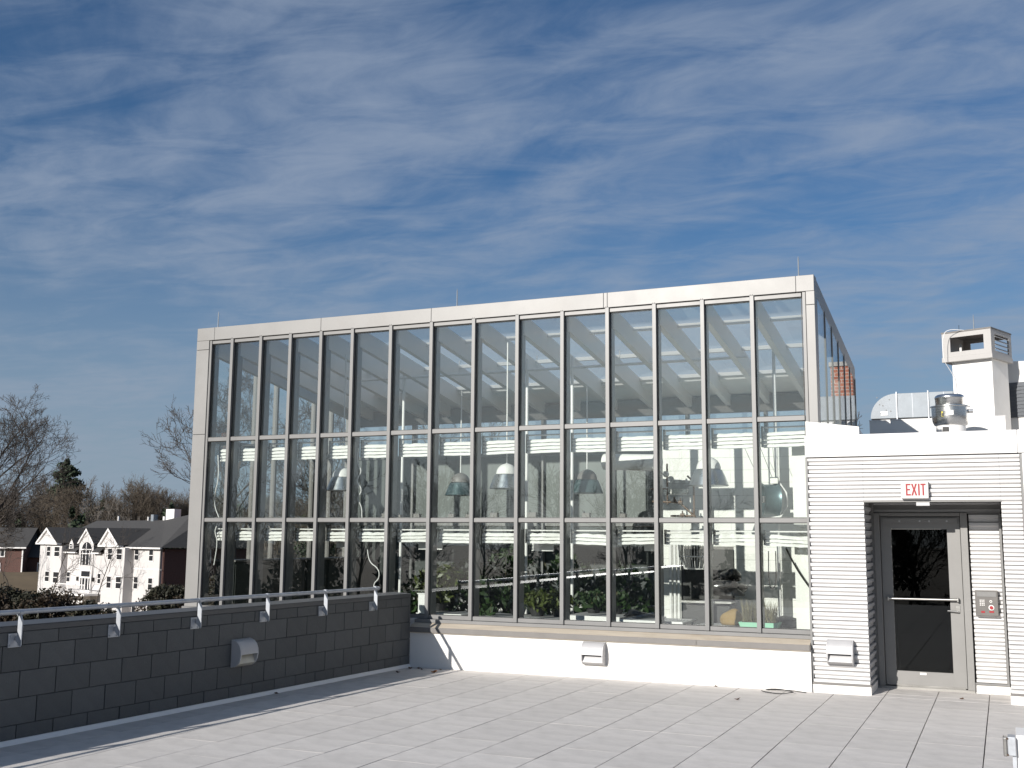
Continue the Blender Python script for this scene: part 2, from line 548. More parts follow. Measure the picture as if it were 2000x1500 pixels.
def np_object(name, V, F, material, parent=None, smooth=False):
    """V (n,3); F (m,4) or (m,3) numpy -> mesh object"""
    me = bpy.data.meshes.new(name)
    k = F.shape[1]
    me.vertices.add(len(V)); me.vertices.foreach_set('co', np.ascontiguousarray(V, dtype=np.float32).ravel())
    me.loops.add(F.size); me.loops.foreach_set('vertex_index', np.ascontiguousarray(F, dtype=np.int32).ravel())
    me.polygons.add(len(F)); me.polygons.foreach_set('loop_start', np.arange(len(F), dtype=np.int32) * k)
    me.update(calc_edges=True)
    if material is not None:
        me.materials.append(material)
    o = bpy.data.objects.new(name, me)
    C.objects.link(o)
    if parent is not None:
        o.parent = parent
    return o


ORD = ['first', 'second', 'third', 'fourth', 'fifth', 'sixth', 'seventh', 'eighth', 'ninth', 'tenth', 'eleventh', 'twelfth', 'thirteenth',
       'fourteenth', 'fifteenth']

# ================================================================== SETTING: ground
def ground_z(x, y):
    d = -0.78 * x + 0.62 * y
    t = min(1, max(0, (d - 112) / 18.0)); t = t * t * (3 - 2 * t)
    h = min(1, max(0, (d - 150) / 90.0)); h = h * h * (3 - 2 * h)
    b = min(1, max(0, (-y - 60) / 80.0))
    return -6.3 + 3.6 * t + 3.0 * h + 3.0 * b


gx = [-900, -500] + list(range(-300, 301, 10)) + [500, 900]
gm = MB()
gy = gx
for y in gy:
    for x in gx:
        gm.v.append((x, y, ground_z(x, y)))
for j in range(len(gy) - 1):
    for i in range(len(gx) - 1):
        a = j * len(gx) + i
        gm.f.append((a, a + 1, a + 1 + len(gx), a + len(gx)))
struct(gm.build('ground', LAWN, smooth=True))

# the storeys under the terrace and the glasshouse
struct(MB().box(-10.2, 0.22, -6.6, 9.0, 11.0, -0.03).box(-5.9, -20.0, -6.6, 9.0, 0.2, -0.06).build('lower_building_wall', BRICK))

# ================================================================== SETTING: terrace with its pavers
terrace = B(-5.9, -20.0, -0.05, 9.0, 0.0, -0.036).build('terrace', DECK)
struct(terrace)
PX0, PY0, PV = -2.947, -5.586, 0.61
paver_meshes = []
for k in range(5):
    m = MB()
    hx = PV / 2 - 0.0042 - 0.0003 * k; hy = PV / 2 - 0.0006 - 0.0001 * k
    m.cbox(-hx, -hy, -0.034, hx, hy, 0.0, 0.0005)
    me = bpy.data.meshes.new('paver'); me.from_pydata(m.v, [], m.f); me.update(); me.materials.append(PAVER)
    paver_meshes.append(me)
rest = MB()
count = 0
for i in range(-6, 21):
    for j in range(-25, 10):
        x = PX0 + PV * (i + 0.5); y = PY0 + PV * (j + 0.5)
        if y > 0.28 or x > 8.8 or x < -6.0 or y < -19.8:
            continue
        if x - PV / 2 < -5.52 and (x + PV / 2 < -5.75):
            continue
        # cut pavers where they run under the wall are simply hidden by it
        vis = (y > -9.2 and x < 3.4 and not (y < -7 and x < -4 and False))
        yt = min(y + PV / 2, -0.004)
        if y + PV / 2 > 0:           # the last row is cut at the wall
            if yt - (y - PV / 2) < 0.05:
                continue
            m = MB(); m.cbox(-PV / 2 + .0042, -PV / 2 + .0016, -0.034, PV / 2 - .0042, yt - y, 0.0, 0.0010)
            me = bpy.data.meshes.new('paver'); me.from_pydata(m.v, [], m.f); me.update(); me.materials.append(PAVER)
        else:
            me = rnd.choice(paver_meshes)
        if vis and count < 296:
            o = bpy.data.objects.new('paver', me); C.objects.link(o); o.parent = terrace
            o.location = (x + rnd.uniform(-.0008, .0008), y + rnd.uniform(-.0008, .0008), rnd.uniform(-0.0012, 0.0))
            o.rotation_euler = (rnd.uniform(-.0010, .0010), rnd.uniform(-.0016, .0016), rnd.uniform(-.0012, .0012))
            count += 1
        else:
            rest.cbox(x - PV / 2 + .0035, y - PV / 2 + .0035, -0.034, x + PV / 2 - .0035, min(y + PV / 2 - .0035, -0.006), rnd.uniform(-.003, 0), 0.0035)
# threshold strip inside the door recess
for i in range(3, 10):
    pass
rest.build('outer_pavers', PAVER, terrace, kind='stuff')
m = MB()
for i in range(6, 10):
    x0 = PX0 + PV * i
    m.cbox(max(x0 + .0035, 1.16), 0.004, -0.034, min(x0 + PV - .0035, 2.80), 0.30, 0.0, 0.0035)
    m.cbox(max(x0 + .0035, 1.16), 0.307, -0.034, min(x0 + PV - .0035, 2.80), 0.90, 0.0, 0.0035)
m.build('recess_pavers', PAVER, terrace, kind='stuff')

# ================================================================== PARAPET (local frame: x outward to the terrace, y toward the camera = -y)
PAR_ROT = -0.031
PAR0 = (-5.555, 0.0, 0.0)
parapet = thing('parapet_wall', PAR0, 'long dark slate block parapet wall along the left edge of the terrace', 'wall', rotz=PAR_ROT)
PLEN = 17.0
MB().box(-0.30, -PLEN, -0.05, -0.016, -0.002, 1.045).build('wall_core', JOINT, parent=parapet, local=True)
MB().box(-0.33, -PLEN, 1.040, 0.004, 0.0, 1.092).prism([(-0.33, 1.092), (0.004, 1.092), (0.004, 1.100), (-0.33, 1.112)], 'Y', -PLEN, 0.0).build('coping', COPE, parapet, local=True, bevel=0.004)
MB().prism([(-0.012, -0.02), (0.030, -0.02), (0.030, 0.006), (0.010, 0.045), (-0.012, 0.045)], 'Y', -PLEN, -0.004).build('base_flashing', WPAINT, parapet, local=True)
TW = 0.4286
rows = [(0.047, 0.173, 0), (0.178, 0.418, 1), (0.423, 0.668, 0), (0.673, 0.910, 1), (0.915, 1.036, 0)]
# joint phase: upper full row has a joint at .484, the next is half off
tile_cache = {}
ntile = 0
trest = MB()
for (z0, z1, ph) in rows:
    start = 0.484 - TW * 2 + (0 if ph == 1 else TW / 2)
    k = 0
    while True:
        a = start + TW * k; b = a + TW; k += 1
        if a > 14.2:
            break
        a2 = max(a + 0.0045, 0.004); b2 = b - 0.0045
        if b2 - a2 < 0.03:
            continue
        key = (round(b2 - a2, 3), round(z1 - z0, 3))
        if key not in tile_cache:
            mm = MB(); w, h = (b2 - a2) / 2, (z1 - z0) / 2; c = 0.003
            mm.v = [(-.02, -w, -h), (-.02, w, -h), (-.02, w, h), (-.02, -w, h), (-c, -w, -h), (-c, w, -h), (-c, w, h), (-c, -w, h),
                    (0, -w + c, -h + c), (0, w - c, -h + c), (0, w - c, h - c), (0, -w + c, h - c)]
            mm.f = [(0, 3, 2, 1), (0, 1, 5, 4), (1, 2, 6, 5), (2, 3, 7, 6), (3, 0, 4, 7), (4, 5, 9, 8), (5, 6, 10, 9), (6, 7, 11, 10), (7, 4, 8, 11), (8, 9, 10, 11)]
            me = bpy.data.meshes.new('block'); me.from_pydata(mm.v, [], mm.f); me.update(); me.materials.append(TILE)
            tile_cache[key] = me
        o = bpy.data.objects.new('block', tile_cache[key]); C.objects.link(o); o.parent = parapet
        o.location = (rnd.uniform(-.002, .0015), -(a2 + b2) / 2, (z0 + z1) / 2)
        o.rotation_euler = (rnd.uniform(-.002, .002), rnd.uniform(-.006, .006), rnd.uniform(-.005, .005))
        ntile += 1

# handrail carried on the parapet
rail = thing('handrail', PAR0, 'galvanised pipe handrail carried on brackets above the dark parapet', 'handrail', rotz=PAR_ROT)
MB().tube([(0.055, -1.02, 1.214), (0.055, -13.6, 1.242)], 0.024, 12).build('rail_pipe', GALV, rail, local=True, smooth=True)
MB().tube([(0.055, -1.02, 1.214), (0.055, -1.00, 1.214)], 0.027, 12).build('end_cap', GALV, rail, local=True, smooth=True)
br0 = MB().prism([(0.012, 1.000), (0.012, 0.965), (0.084, 0.905), (0.094, 0.920), (0.094, 1.150), (0.070, 1.205), (0.040, 1.205), (0.036, 1.150), (0.036, 1.012)], 'Y', -0.006, 0.006)
for k in range(11):
    s = 1.085 + 1.2265 * k
    if k == 0:
        b0 = br0.build('bracket', GALV, rail, local=True, bevel=0.002)
        p0 = MB().box(0.002, -0.078, 0.897, 0.011, 0.062, 1.028).build('wall_plate', GALV, b0, local=True, bevel=0.002)
        bolts = MB()
        for yy in (-0.056, 0.040):
            for zz in (0.915, 1.0):
                bolts.tube([(0.011, yy, zz), (0.019, yy, zz)], 0.008, 6)
        s0 = bolts.build('bolts', GALV, b0, local=True)
        c0 = MB().tube([(0.055, -0.022, 1.22), (0.055, 0.022, 1.22)], 0.0285, 12).build('clamp', GALV, b0, local=True, smooth=True)
        b0.location = (0, -s, 0.0)
    else:
        b = b0.copy(); C.objects.link(b); b.location = (0, -s, 0.0022 * s * 0 + 0.0)
        for ch in (p0, s0, c0):
            d = ch.copy(); C.objects.link(d); d.parent = b
        b.parent = rail

# ================================================================== WALL LIGHTS
def wall_light(loc, rotz, label, lens_warm=False):
    """local: x right, y into the wall (front is -y), z up; origin bottom centre at the wall"""
    t = thing('wall_light', loc, label, 'wall light', 'hooded step lights on the terrace walls', rotz=rotz)
    W, H, D = 0.165, 0.315, 0.145
    prof = [(0.0, 0.0), (-0.055, 0.0), (-0.105, 0.035), (-0.135, 0.085), (-D, 0.145), (-0.138, 0.205), (-0.115, 0.258), (-0.075, 0.297), (-0.03, H), (0.0, H)]
    MB().box(-W - 0.004, -0.012, -0.004, W + 0.004, 0.0, H + 0.004).build('back_plate', LAMPGREY, t, local=True)
    for s in (-1, 1):
        MB().prism(prof, 'X', s * W, s * (W - 0.020)).build('side_cheek', LAMPGREY, t, local=True, bevel=0.003)
    outer = prof[4:]
    inner = [(-0.118, 0.150), (-0.112, 0.200), (-0.095, 0.245), (-0.062, 0.278), (-0.03, 0.295), (0.0, 0.295)]
    MB().prism(outer + inner[::-1], 'X', -W + 0.0205, W - 0.0205).build('hood', LAMPGREY, t, local=True, smooth=True)
    ref = [(-0.010, 0.175), (-0.050, 0.120), (-0.075, 0.060), (-0.088, 0.022), (-0.105, 0.037), (-0.055, 0.002), (-0.012, 0.002), (-0.012, 0.175)]
    ref = [(-0.014, 0.170), (-0.050, 0.150), (-0.085, 0.100), (-0.108, 0.040), (-0.055, 0.002), (-0.014, 0.002)]
    MB().prism(ref, 'X', -W + 0.0205, W - 0.0205).build('reflector', LENS if lens_warm else LAMPGREY, t, local=True, smooth=True)
    MB().box(-0.022, -0.118, 0.150, 0.022, -0.108, 0.156).build('latch', STEEL, t, local=True)
    return t


wl1 = wall_light((-2.56, -0.002, 0.19), 0.0, 'grey hooded light on the low white wall below the glasshouse sill')
wl2 = wall_light((0.805, 0.048, 0.365), 0.0, 'grey hooded light on the white ribbed siding left of the door')
_c, _s = math.cos(PAR_ROT), math.sin(PAR_ROT)
wl3 = wall_light((-5.555 + 3.95 * _s + 0.003, -3.95 * _c, 0.405), PAR_ROT + math.pi / 2, 'hooded light in shade on the dark slate parapet', True)

# ================================================================== GREENHOUSE
GY = 0.25
XL, XR = -10.10, 0.593
MX = [-9.332, -8.721, -8.107, -7.487, -6.869, -6.138, -5.388, -4.636, -3.887, -3.143, -2.423, -1.699, -0.985, -0.273]
Z0, Z2, Z1, ZH, ZT = 0.742, 2.221, 3.612, 5.335, 5.594
edges = [-9.815] + MX + [0.44]
gh = thing('greenhouse', (-4.75, 0.25, 0.0), 'tall rooftop glasshouse with grey aluminium frame and sloping glass roof', 'greenhouse')

# cornice panels with thin joints
cx = [XL, -9.72, -7.49, -5.39, -2.475, -2.415, 0.345, XR]
for a, b in zip(cx[:-1], cx[1:]):
    MB().box(a + 0.0025, 0.18, ZH + 0.032, b - 0.0025, 0.40, ZT).build('cornice_panel', CORN, gh, bevel=0.004)
MB().box(XL + 0.01, 0.19, ZH + 0.04, XR - 0.01, 0.395, ZT - 0.006).build('cornice_backing', FLASH, gh)
for a, b in ((0.752, 3.70), (3.706, 5.20), (5.206, ZH + 0.030)):
    MB().box(XL, 0.18, a, -9.828, 0.42, b).build('corner_column_panel', CORN, gh, bevel=0.004)
MB().box(XL - 0.03, 0.15, 0.715, -9.79, 0.45, 0.751).build('column_foot', FRAME, gh, bevel=0.003)
for a, b in ((-0.02, 3.50), (3.505, 5.17), (5.175, ZH + 0.030)):
    MB().box(0.475, 0.18, a if a > 0 else 0.78, XR, 0.42, b).build('corner_column_panel', CORN, gh, bevel=0.004)
MB().box(0.455, 0.165, 3.50, XR + 0.02, 0.45, 3.545).build('column_collar', FRAME, gh, bevel=0.003)
# left and right jamb frames, head and bottom rails
for x in (-9.805, 0.445):
    MB().box(x - 0.022, 0.20, Z0, x + 0.022, 0.42, ZH + 0.028).build('jamb_frame', FRAME, gh, bevel=0.003)
for a, b in zip(edges[:-1], edges[1:]):
    aa, bb = a + 0.031, b - 0.031
    MB().box(aa, 0.215, ZH - 0.032, bb, 0.36, ZH + 0.030).build('head_rail', FRAME, gh, bevel=0.003)
    MB().box(aa, 0.215, Z1 - 0.033, bb, 0.36, Z1 + 0.033).build('transom', FRAME, gh, bevel=0.003)
    MB().box(aa, 0.215, Z2 - 0.031, bb, 0.36, Z2 + 0.031).build('transom', FRAME, gh, bevel=0.003)
    MB().box(aa, 0.215, Z0 - 0.030, bb, 0.36, Z0 + 0.028).build('bottom_rail', FRAME, gh, bevel=0.003)
    for (za, zb) in ((Z0 + 0.030, Z2 - 0.033), (Z2 + 0.033, Z1 - 0.035), (Z1 + 0.035, ZH - 0.034)):
        dz = 0.0
        pm = MB().box(-(bb - aa) / 2, -0.004, -(zb - za) / 2, (bb - aa) / 2, 0.004, (zb - za) / 2)
        o = pm.build('pane', GLASS, gh, local=True)
        o.location = (0.5 * (aa + bb) + 4.75, 0.004 + rnd.uniform(-.001, .001), 0.5 * (za + zb))
        o.rotation_euler = (rnd.uniform(-.0035, .0035), 0, rnd.uniform(-.0035, .0035))
        # dark gasket round the pane
        g = 0.008
        MB().box(aa, 0.236, za - 0.002, bb, 0.246, za + g).box(aa, 0.236, zb - g, bb, 0.246, zb + 0.002).box(aa, 0.236, za + g, aa + g, 0.246, zb - g).box(
            bb - g, 0.236, za + g, bb, 0.246, zb - g).build('gasket', BLACK, gh)
for x in MX:
    MB().box(x - 0.029, 0.185, Z0 - 0.03, x + 0.029, 0.275, ZH + 0.052).box(x - 0.024, 0.275, Z0 - 0.03, x + 0.024, 0.47, ZH + 0.03).build('mullion', FRAME, gh, bevel=0.003)
    MB().box(x - 0.020, 0.179, ZH + 0.036, x - 0.008, 0.186, ZH + 0.048).box(x + 0.008, 0.179, ZH + 0.036, x + 0.020, 0.186, ZH + 0.048).build('screw_cap', BLACK, gh)

# sill and the low white wall under the glass
MB().prism([(-0.035, 0.600), (0.17, 0.672), (0.17, 0.52), (-0.035, 0.52)], 'X', -5.555, 0.425).build('sill', WOODSILL, gh)
MB().box(-5.55, 0.12, 0.66, 0.43, 0.30, 0.708).build('sill_channel', FRAME, gh, bevel=0.003)
for a, b in ((-5.553, -1.085), (-1.08, 0.425)):
    MB().box(a, -0.045, 0.527, b, -0.0355, 0.602).build('fascia_strip', FLASH, gh, bevel=0.002)
MB().box(-5.555, 0.0, -0.02, 0.43, 0.20, 0.53).build('low_wall', WHITE, gh)
MB().box(XL, 0.20, -6.0, -5.56, 0.30, 0.714).build('outer_base_wall', WHITE, gh)
for xx in (-4.62,):
    MB().box(xx, -0.004, 0.05, xx + 0.30, 0.0, 0.13).build('wall_patch', WHITE, gh)

# roof
YB = 5.0
S = 0.154


def roof_z(y):
    return 5.43 - S * (y - 0.2)


for x in [-9.80] + MX + [0.47]:
    w = 0.045
    ya, yb = 0.38, YB - 0.02
    MB().prism([(ya, roof_z(ya)), (yb, roof_z(yb)), (yb, roof_z(yb) - 0.31), (ya, roof_z(ya) - 0.31)], 'X', x - w, x + w).build('rafter', RAFT, gh)
pe = [-9.80] + MX + [0.47]
pys = [0.40, 1.34, 2.62, 3.93, YB]
for a, b in zip(pe[:-1], pe[1:]):
    for i in range(1, 4):
        y = pys[i]; z = roof_z(y) + 0.013
        MB().box(a + 0.048, y - 0.035, z - 0.060, b - 0.048, y + 0.035, z).build('purlin', WPAINT, gh)
    for i in range(3):
        ya, yb = pys[i] + 0.03, pys[i + 1] - 0.03
        za, zb = roof_z(ya) + 0.004, roof_z(yb) + 0.004
        MB().prism([(ya, za), (yb, zb), (yb, zb + 0.008), (ya, za + 0.008)], 'X', a + 0.02, b - 0.02).build('roof_pane', GLASSR, gh)
MB().prism([(3.97, roof_z(3.97) - 0.10), (YB, roof_z(YB) - 0.10), (YB, roof_z(YB) + 0.02), (3.97, roof_z(3.97) + 0.02)], 'X', -9.74, 0.41).build('solid_roof_panel', OPAL, gh)
MB().box(-9.74, YB - 0.14, roof_z(YB) - 0.42, 0.41, YB - 0.02, roof_z(YB) - 0.11).build('back_header', FLASH, gh)

# back wall, left wall and right wall: mullions and panes
zb_top = roof_z(YB) - 0.42
bx = [-9.78] + [-9.78 + 1.457 * k for k in range(1, 7)] + [0.42]
for k, x in enumerate(bx):
    MB().box(x - 0.025, YB - 0.12, 0.05, x + 0.025, YB + 0.04, zb_top).build('back_mullion', FRAME, gh)
for z in (0.70, 2.22, 3.60):
    MB().box(-9.78, YB - 0.06, z - 0.03, 0.42, YB + 0.02, z + 0.03).build('back_rail', FRAME, gh)
for a, b in zip(bx[:-1], bx[1:]):
    for za, zz in ((0.735, 2.185), (2.255, 3.565), (3.635, zb_top - 0.01)):
        MB().box(a + 0.028, YB - 0.03, za, b - 0.028, YB - 0.022, zz).build('back_shade_panel' if za < 3.6 else 'back_pane', BACKDARK if za < 1 else (BACKGREY if za < 3.6 else GLASS), gh)  # opaque panels added to darken what shows through the lower rows
MB().box(XL, YB - 0.10, -6.0, XR, YB + 0.05, 0.665).build('back_base_wall', WHITE, gh)
ly = [0.46, 1.10, 1.72, 2.36, 3.00, 3.64, 4.28, 4.94]
for y in ly[1:]:
    MB().box(-10.0, y - 0.025, 0.74, -9.90, y + 0.025, 5.27).build('side_mullion', FLASH, gh)  # darker than the frame; shade of the lower rows put into the colour
for z in (0.70, Z2, Z1, 5.24):
    MB().box(-10.02, 0.44, z - 0.03, -9.86, YB, z + 0.03).build('side_rail', FRAME, gh)
for a, b in zip(ly[:-1], ly[1:]):
    for za, zz in ((0.735, Z2 - 0.033), (Z2 + 0.033, Z1 - 0.033), (Z1 + 0.033, 5.205)):
        MB().box(-9.945, a + 0.028, za, -9.937, b - 0.028, zz).build('side_pane', GLASS, gh)
MB().box(XL, 0.42, 5.272, -9.82, YB, ZT - 0.002).build('side_cornice', CORN, gh, bevel=0.004)
MB().box(XL, 0.42, -6.0, -9.82, YB, 0.666).build('side_base_wall', WHITE, gh)
# right wall (over the annex roof); its cornice falls with the roof


def side_top(y):
    return ZT - S * (y - 0.2)


YR = 4.55
MB().prism([(0.40, side_top(0.40)), (YR, side_top(YR)), (YR, side_top(YR) - 0.24), (0.40, side_top(0.40) - 0.24)], 'X', 0.46, XR - 0.002).build('side_cornice', CORN, gh, bevel=0.004)
ry = [0.44, 1.12, 1.80, 2.48, 3.16, 3.84, YR - 0.03]
for y in ry[1:]:
    zt = side_top(y) - 0.20
    MB().box(0.50, y - 0.022, 3.40, XR + 0.006, y + 0.022, zt).build('side_mullion', FRAME, gh)
for a, b in zip(ry[:-1], ry[1:]):
    MB().prism([(a + 0.02, 3.45), (b - 0.02, 3.45), (b - 0.02, side_top(b) - 0.235), (a + 0.02, side_top(a) - 0.235)], 'X', XR - 0.012, XR - 0.005).build('side_pane', GLASS, gh)
    MB().box(0.50, a + 0.022, 3.38, XR + 0.004, b - 0.022, 3.448).build('side_rail', FRAME, gh)
MB().box(0.452, 0.44, 0.0, 0.475, YB, 3.38).build('party_wall', BLOCKW, gh)

# floor inside
MB().box(-9.82, 0.30, -0.03, 0.45, YB - 0.1, 0.012).build('inner_floor', CONC, gh)

# white block room inside on the right, courses standing proud of the joints
RWY = 2.55
MB().box(-2.36, RWY + 0.012, 0.012, 0.45, RWY + 0.20, 3.50).build('block_wall_core', FLASH, gh)
bc = {}
DX0, DX1, DZT = -1.98, -1.13, 1.80       # dark doorway in the block wall
for r_ in range(17):
    z0 = 0.014 + 0.2035 * r_; z1 = z0 + 0.2005
    off = 0.0 if r_ % 2 == 0 else 0.2
    x = -2.36 - off
    while x < 0.45:
        a, b = max(x + 0.001, -2.36), min(x + 0.399, 0.449)
        x += 0.4
        segs = [(a, b)]
        if z0 < DZT - 0.02:
            segs = []
            if a < DX0:
                segs.append((a, min(b, DX0)))
            if b > DX1:
                segs.append((max(a, DX1), b))
        for (p, q) in segs:
            if q - p < 0.02:
                continue
            MB().box(p, RWY, z0, q, RWY + 0.014, z1).build('block', BLOCKW, gh)
MB().box(DX0 + 0.002, RWY - 0.03, 0.015, DX1 - 0.002, RWY + 0.010, DZT).build('inner_door', BLACK, gh, label='dark inner door in the white block wall')
MB().box(-2.36, RWY + 0.205, 0.012, -2.22, YB - 0.2, 3.50).build('block_side_wall', BLOCKW, gh)
MB().box(-2.36, RWY + 0.0, 3.505, 0.45, YB - 0.2, 3.56).build('room_ceiling', BLOCKW, gh)
MB().box(0.13, 0.75, 0.012, 0.44, RWY - 0.002, 3.48).build('white_pier', BLOCKW, gh)
# thin steel posts and a heating pipe that runs the length of the house
for x in (-0.36, -3.75, -4.58, -7.02):
    y = 2.2
    MB().tube([(x, y, 0.012), (x, y, roof_z(y) - 0.10)], 0.026, 10).build('post', WPAINT, gh, smooth=True)
MB().tube([(-7.92, 2.2, 4.825), (-0.78, 2.2, 4.835)], 0.024, 10).build('heating_pipe', WPAINT, gh, smooth=True)
for x in (-7.4, -5.9, -4.4, -2.9, -1.4):
    MB().tube([(x, 2.2, 4.85), (x, 2.2, roof_z(2.2) - 0.05)], 0.008, 6).build('pipe_hanger', WPAINT, gh)
for k, x in enumerate((-2.12, -2.05, -1.985)):
    MB().tube([(x - 0.02, RWY - 0.10, 0.02), (x - 0.02, RWY - 0.10, 1.95)], 0.024, 10).build('riser_pipe', WPAINT, gh, smooth=True)
MB().tube([(-2.05, 1.60, 3.14), (-3.0, 1.70, 3.18)], 0.13, 18).build('air_duct', OPAL, gh, smooth=True)
# ledge behind the middle transom
MB().box(-9.7, 0.38, Z2 + 0.02, 0.40, 0.52, Z2 + 0.045).build('inner_ledge', WPAINT, gh)

t = thing('shade_block', (-9.6, 2.7, 0.012), 'low black blocks added for shade along the left glass wall of the glasshouse', 'cabinet')  # dark boxes added to deepen the shade in the lower left panes
for k in range(6):
    y0 = 0.62 + 0.72 * k
    c_ = MB().box(-9.82, y0, 0.013, -9.42, y0 + 0.70, 1.50).build('shade_block_body', BACKDARK, t, bevel=0.004)
    MB().box(-9.418, y0 + 0.03, 0.06, -9.405, y0 + 0.67, 1.46).build('shade_block_front', BACKDARK, c_)
MB().box(-9.84, 0.60, 1.505, -9.38, 4.94, 1.535).build('shade_block_top', FLASH, t)
# lightning rods
for k, x in enumerate((-9.74, -4.985, 0.371)):
    t = thing('lightning_rod', (x, 0.29, ZT), ['short pale lightning rod on the left corner of the glasshouse cornice', 'short pale lightning rod at the middle of the glasshouse cornice',
              'short pale lightning rod on the right corner of the glasshouse cornice'][k], 'lightning rod', 'lightning rods on the roofs')
    MB().tube([(x, 0.29, ZT + 0.002), (x, 0.29, ZT + 0.26), (x, 0.29, ZT + 0.305)], [0.010, 0.009, 0.003], 8).build('rod', GALVDUCT, t)
    MB().lathe([(0.025, 0.0), (0.025, 0.012), (0.012, 0.03)], (x, 0.29, ZT + 0.001), 10).build('base', GALV, t)

# ------------------------------------------------------------------ blinds
for row in range(2):
    for k, (a, b) in enumerate(zip(edges[:-1], edges[1:])):
        xa = a + (0.058 if k else 0.09); xb = b - 0.032
        zt, zb_ = ((3.458, 3.240) if row == 0 else (2.025, 1.872))
        lab = ('gathered white pleated blind in the %s bay from the left, %s row of glazing' % (ORD[k], 'upper' if row == 0 else 'lower'))
        t = thing('pleated_blind', (0.5 * (xa + xb), 0.52, zb_), lab, 'blind', 'gathered blinds inside the glasshouse')
        zr = 3.525 if row == 0 else 2.072
        MB().tube([(xa, 0.50, zr), (xb, 0.50, zr)], 0.013, 8).build('head_rail', WPAINT, t, smooth=True)
        MB().box(xa - 0.03, 0.49, zb_ + 0.01, xa - 0.005, 0.56, zr + 0.02).build('end_bracket', STEEL, t)
        nf = 4 if row == 0 else 3
        droop = rnd.uniform(-0.012, 0.012) - (0.02 if (row == 1 and k == 14) else 0)
        if row == 1 and k == 10:
            droop -= 0.02
        for q in range(nf):
            za = zb_ + (zt - zb_) * q / nf; zz = zb_ + (zt - zb_) * (q + 1) / nf
            segs = 8
            mm = MB()
            for s_ in range(segs + 1):
                x = xa + (xb - xa) * s_ / segs
                d = droop * s_ / segs + rnd.uniform(-.004, .004)
                rag = rnd.uniform(0, .014) if q == nf - 1 else 0
                h = zz - za
                for (yy, z_) in ((0.475, za + 0.004), (0.490 - 0.02, za + 0.55 * h), (0.515, zz - 0.004 + rag), (0.565, zz - 0.008 + rag), (0.565, za + 0.004)):
                    mm.v.append((x, yy, z_ + d))
            for s_ in range(segs):
                for e in range(5):
                    i0 = s_ * 5 + e; i1 = s_ * 5 + (e + 1) % 5
                    mm.f.append((i0, i1, i1 + 5, i0 + 5))
            mm.f.append(tuple(range(5))); mm.f.append(tuple(range(segs * 5 + 4, segs * 5 - 1, -1)))
            mm.build('fold', BLIND, t)

# panels that hang lower in some bays of the bottom row
for k, (x0, x1, z0) in enumerate(((-7.42, -7.02, 1.77), (-5.85, -5.42, 1.76), (-3.86, -3.50, 1.76), (-2.05, -1.80, 1.78))):
    t = B(x0, 0.74, z0, x1, 0.76, 1.92).build('hanging_card', BLIND)
    tag(t, ['small white card hanging under the blind in the fourth bay from the left', 'small white card hanging under the blind in the seventh bay from the left',
            'small white card hanging under the blind in the tenth bay from the left', 'small white card hanging under the blind left of the wire basket'][k], 'card', 'small cards hanging below the blinds')

# ------------------------------------------------------------------ grow lamps
def grow_lamp(x, y, z, label, s=1.0, dome=None, refl=None):
    t = thing('grow_lamp', (x, y, z), label, 'lamp', 'dome lamps hanging in the glasshouse')
    MB().lathe([(0.265 * s, -0.15 * s), (0.272 * s, -0.142 * s), (0.262 * s, -0.12 * s), (0.225 * s, -0.02 * s), (0.185 * s, 0.07 * s), (0.165 * s, 0.075 * s), (0.205 * s, -0.03 * s), (0.248 * s, -0.13 * s)],
               (x, y, z), 32).build('reflector', refl or ALUREF, t, smooth=True)
    prof = [(0.172 * s, 0.080 * s)]
    for i in range(9):
        an = math.radians(i * 10)
        prof.append((0.168 * s * math.cos(an), 0.085 * s + 0.165 * s * math.sin(an)))
    prof.append((0.012, 0.255 * s))
    MB().lathe(prof, (x, y, z), 32).build('dome', dome or DOMEW, t, smooth=True)
    MB().tube([(x, y, z + 0.25 * s), (x, y, roof_z(y) - 0.28)], 0.012, 8).build('stem', WPAINT, t, smooth=True)
    MB().lathe([(0.02, -0.09 * s), (0.05, -0.05 * s), (0.045, 0.02 * s), (0.02, 0.04 * s)], (x, y, z), 12).build('bulb', WPAINT, t, smooth=True)
    return t


grow_lamp(-1.075, 0.78, 2.885, 'dome lamp with metal reflector hanging before the white block wall', 1.06)
grow_lamp(-4.31, 0.78, 2.87, 'dome lamp hanging in the middle of the glasshouse, crisp and bright')
grow_lamp(-7.36, 0.78, 2.87, 'leftmost of the hanging white dome lamps with ribbed reflectors')
grow_lamp(-6.35, 3.2, 2.88, 'dome lamp with painted-in shade hanging deeper inside, between the two left bright lamps', 1.05, FLASH, FANDARK)  # dark dome and reflector colours stand in for dim light
grow_lamp(-3.85, 3.2, 2.90, 'dome lamp in dimmed colours hanging deeper inside, right of the middle bright lamp', 1.05, FLASH, FANDARK)  # dimness put into the colours here too

# ------------------------------------------------------------------ circulation fan
t = thing('circulation_fan', (-0.36, 1.5, 2.55), 'dark round barrel fan hung on wires at the right end of the glasshouse', 'fan')
fm = MB()
KF = 28
for (yy, rr) in ((-0.16, 0.245), (-0.165, 0.26), (-0.10, 0.225), (0.10, 0.225), (0.165, 0.26), (0.16, 0.245), (0.10, 0.205), (-0.10, 0.205)):
    for j in range(KF):
        an = 2 * math.pi * j / KF
        fm.v.append((yy * 0.75 + 0, rr * math.cos(an), rr * math.sin(an)))
for i in range(8):
    for j in range(KF):
        a = i * KF + j; b = i * KF + (j + 1) % KF; c = ((i + 1) % 8) * KF + (j + 1) % KF; d = ((i + 1) % 8) * KF + j
        fm.f.append((a, b, c, d))
barrel = fm.build('barrel', FANDARK, t, local=True, smooth=True); barrel.rotation_euler = (0, 0, 0.5)
bl = MB()
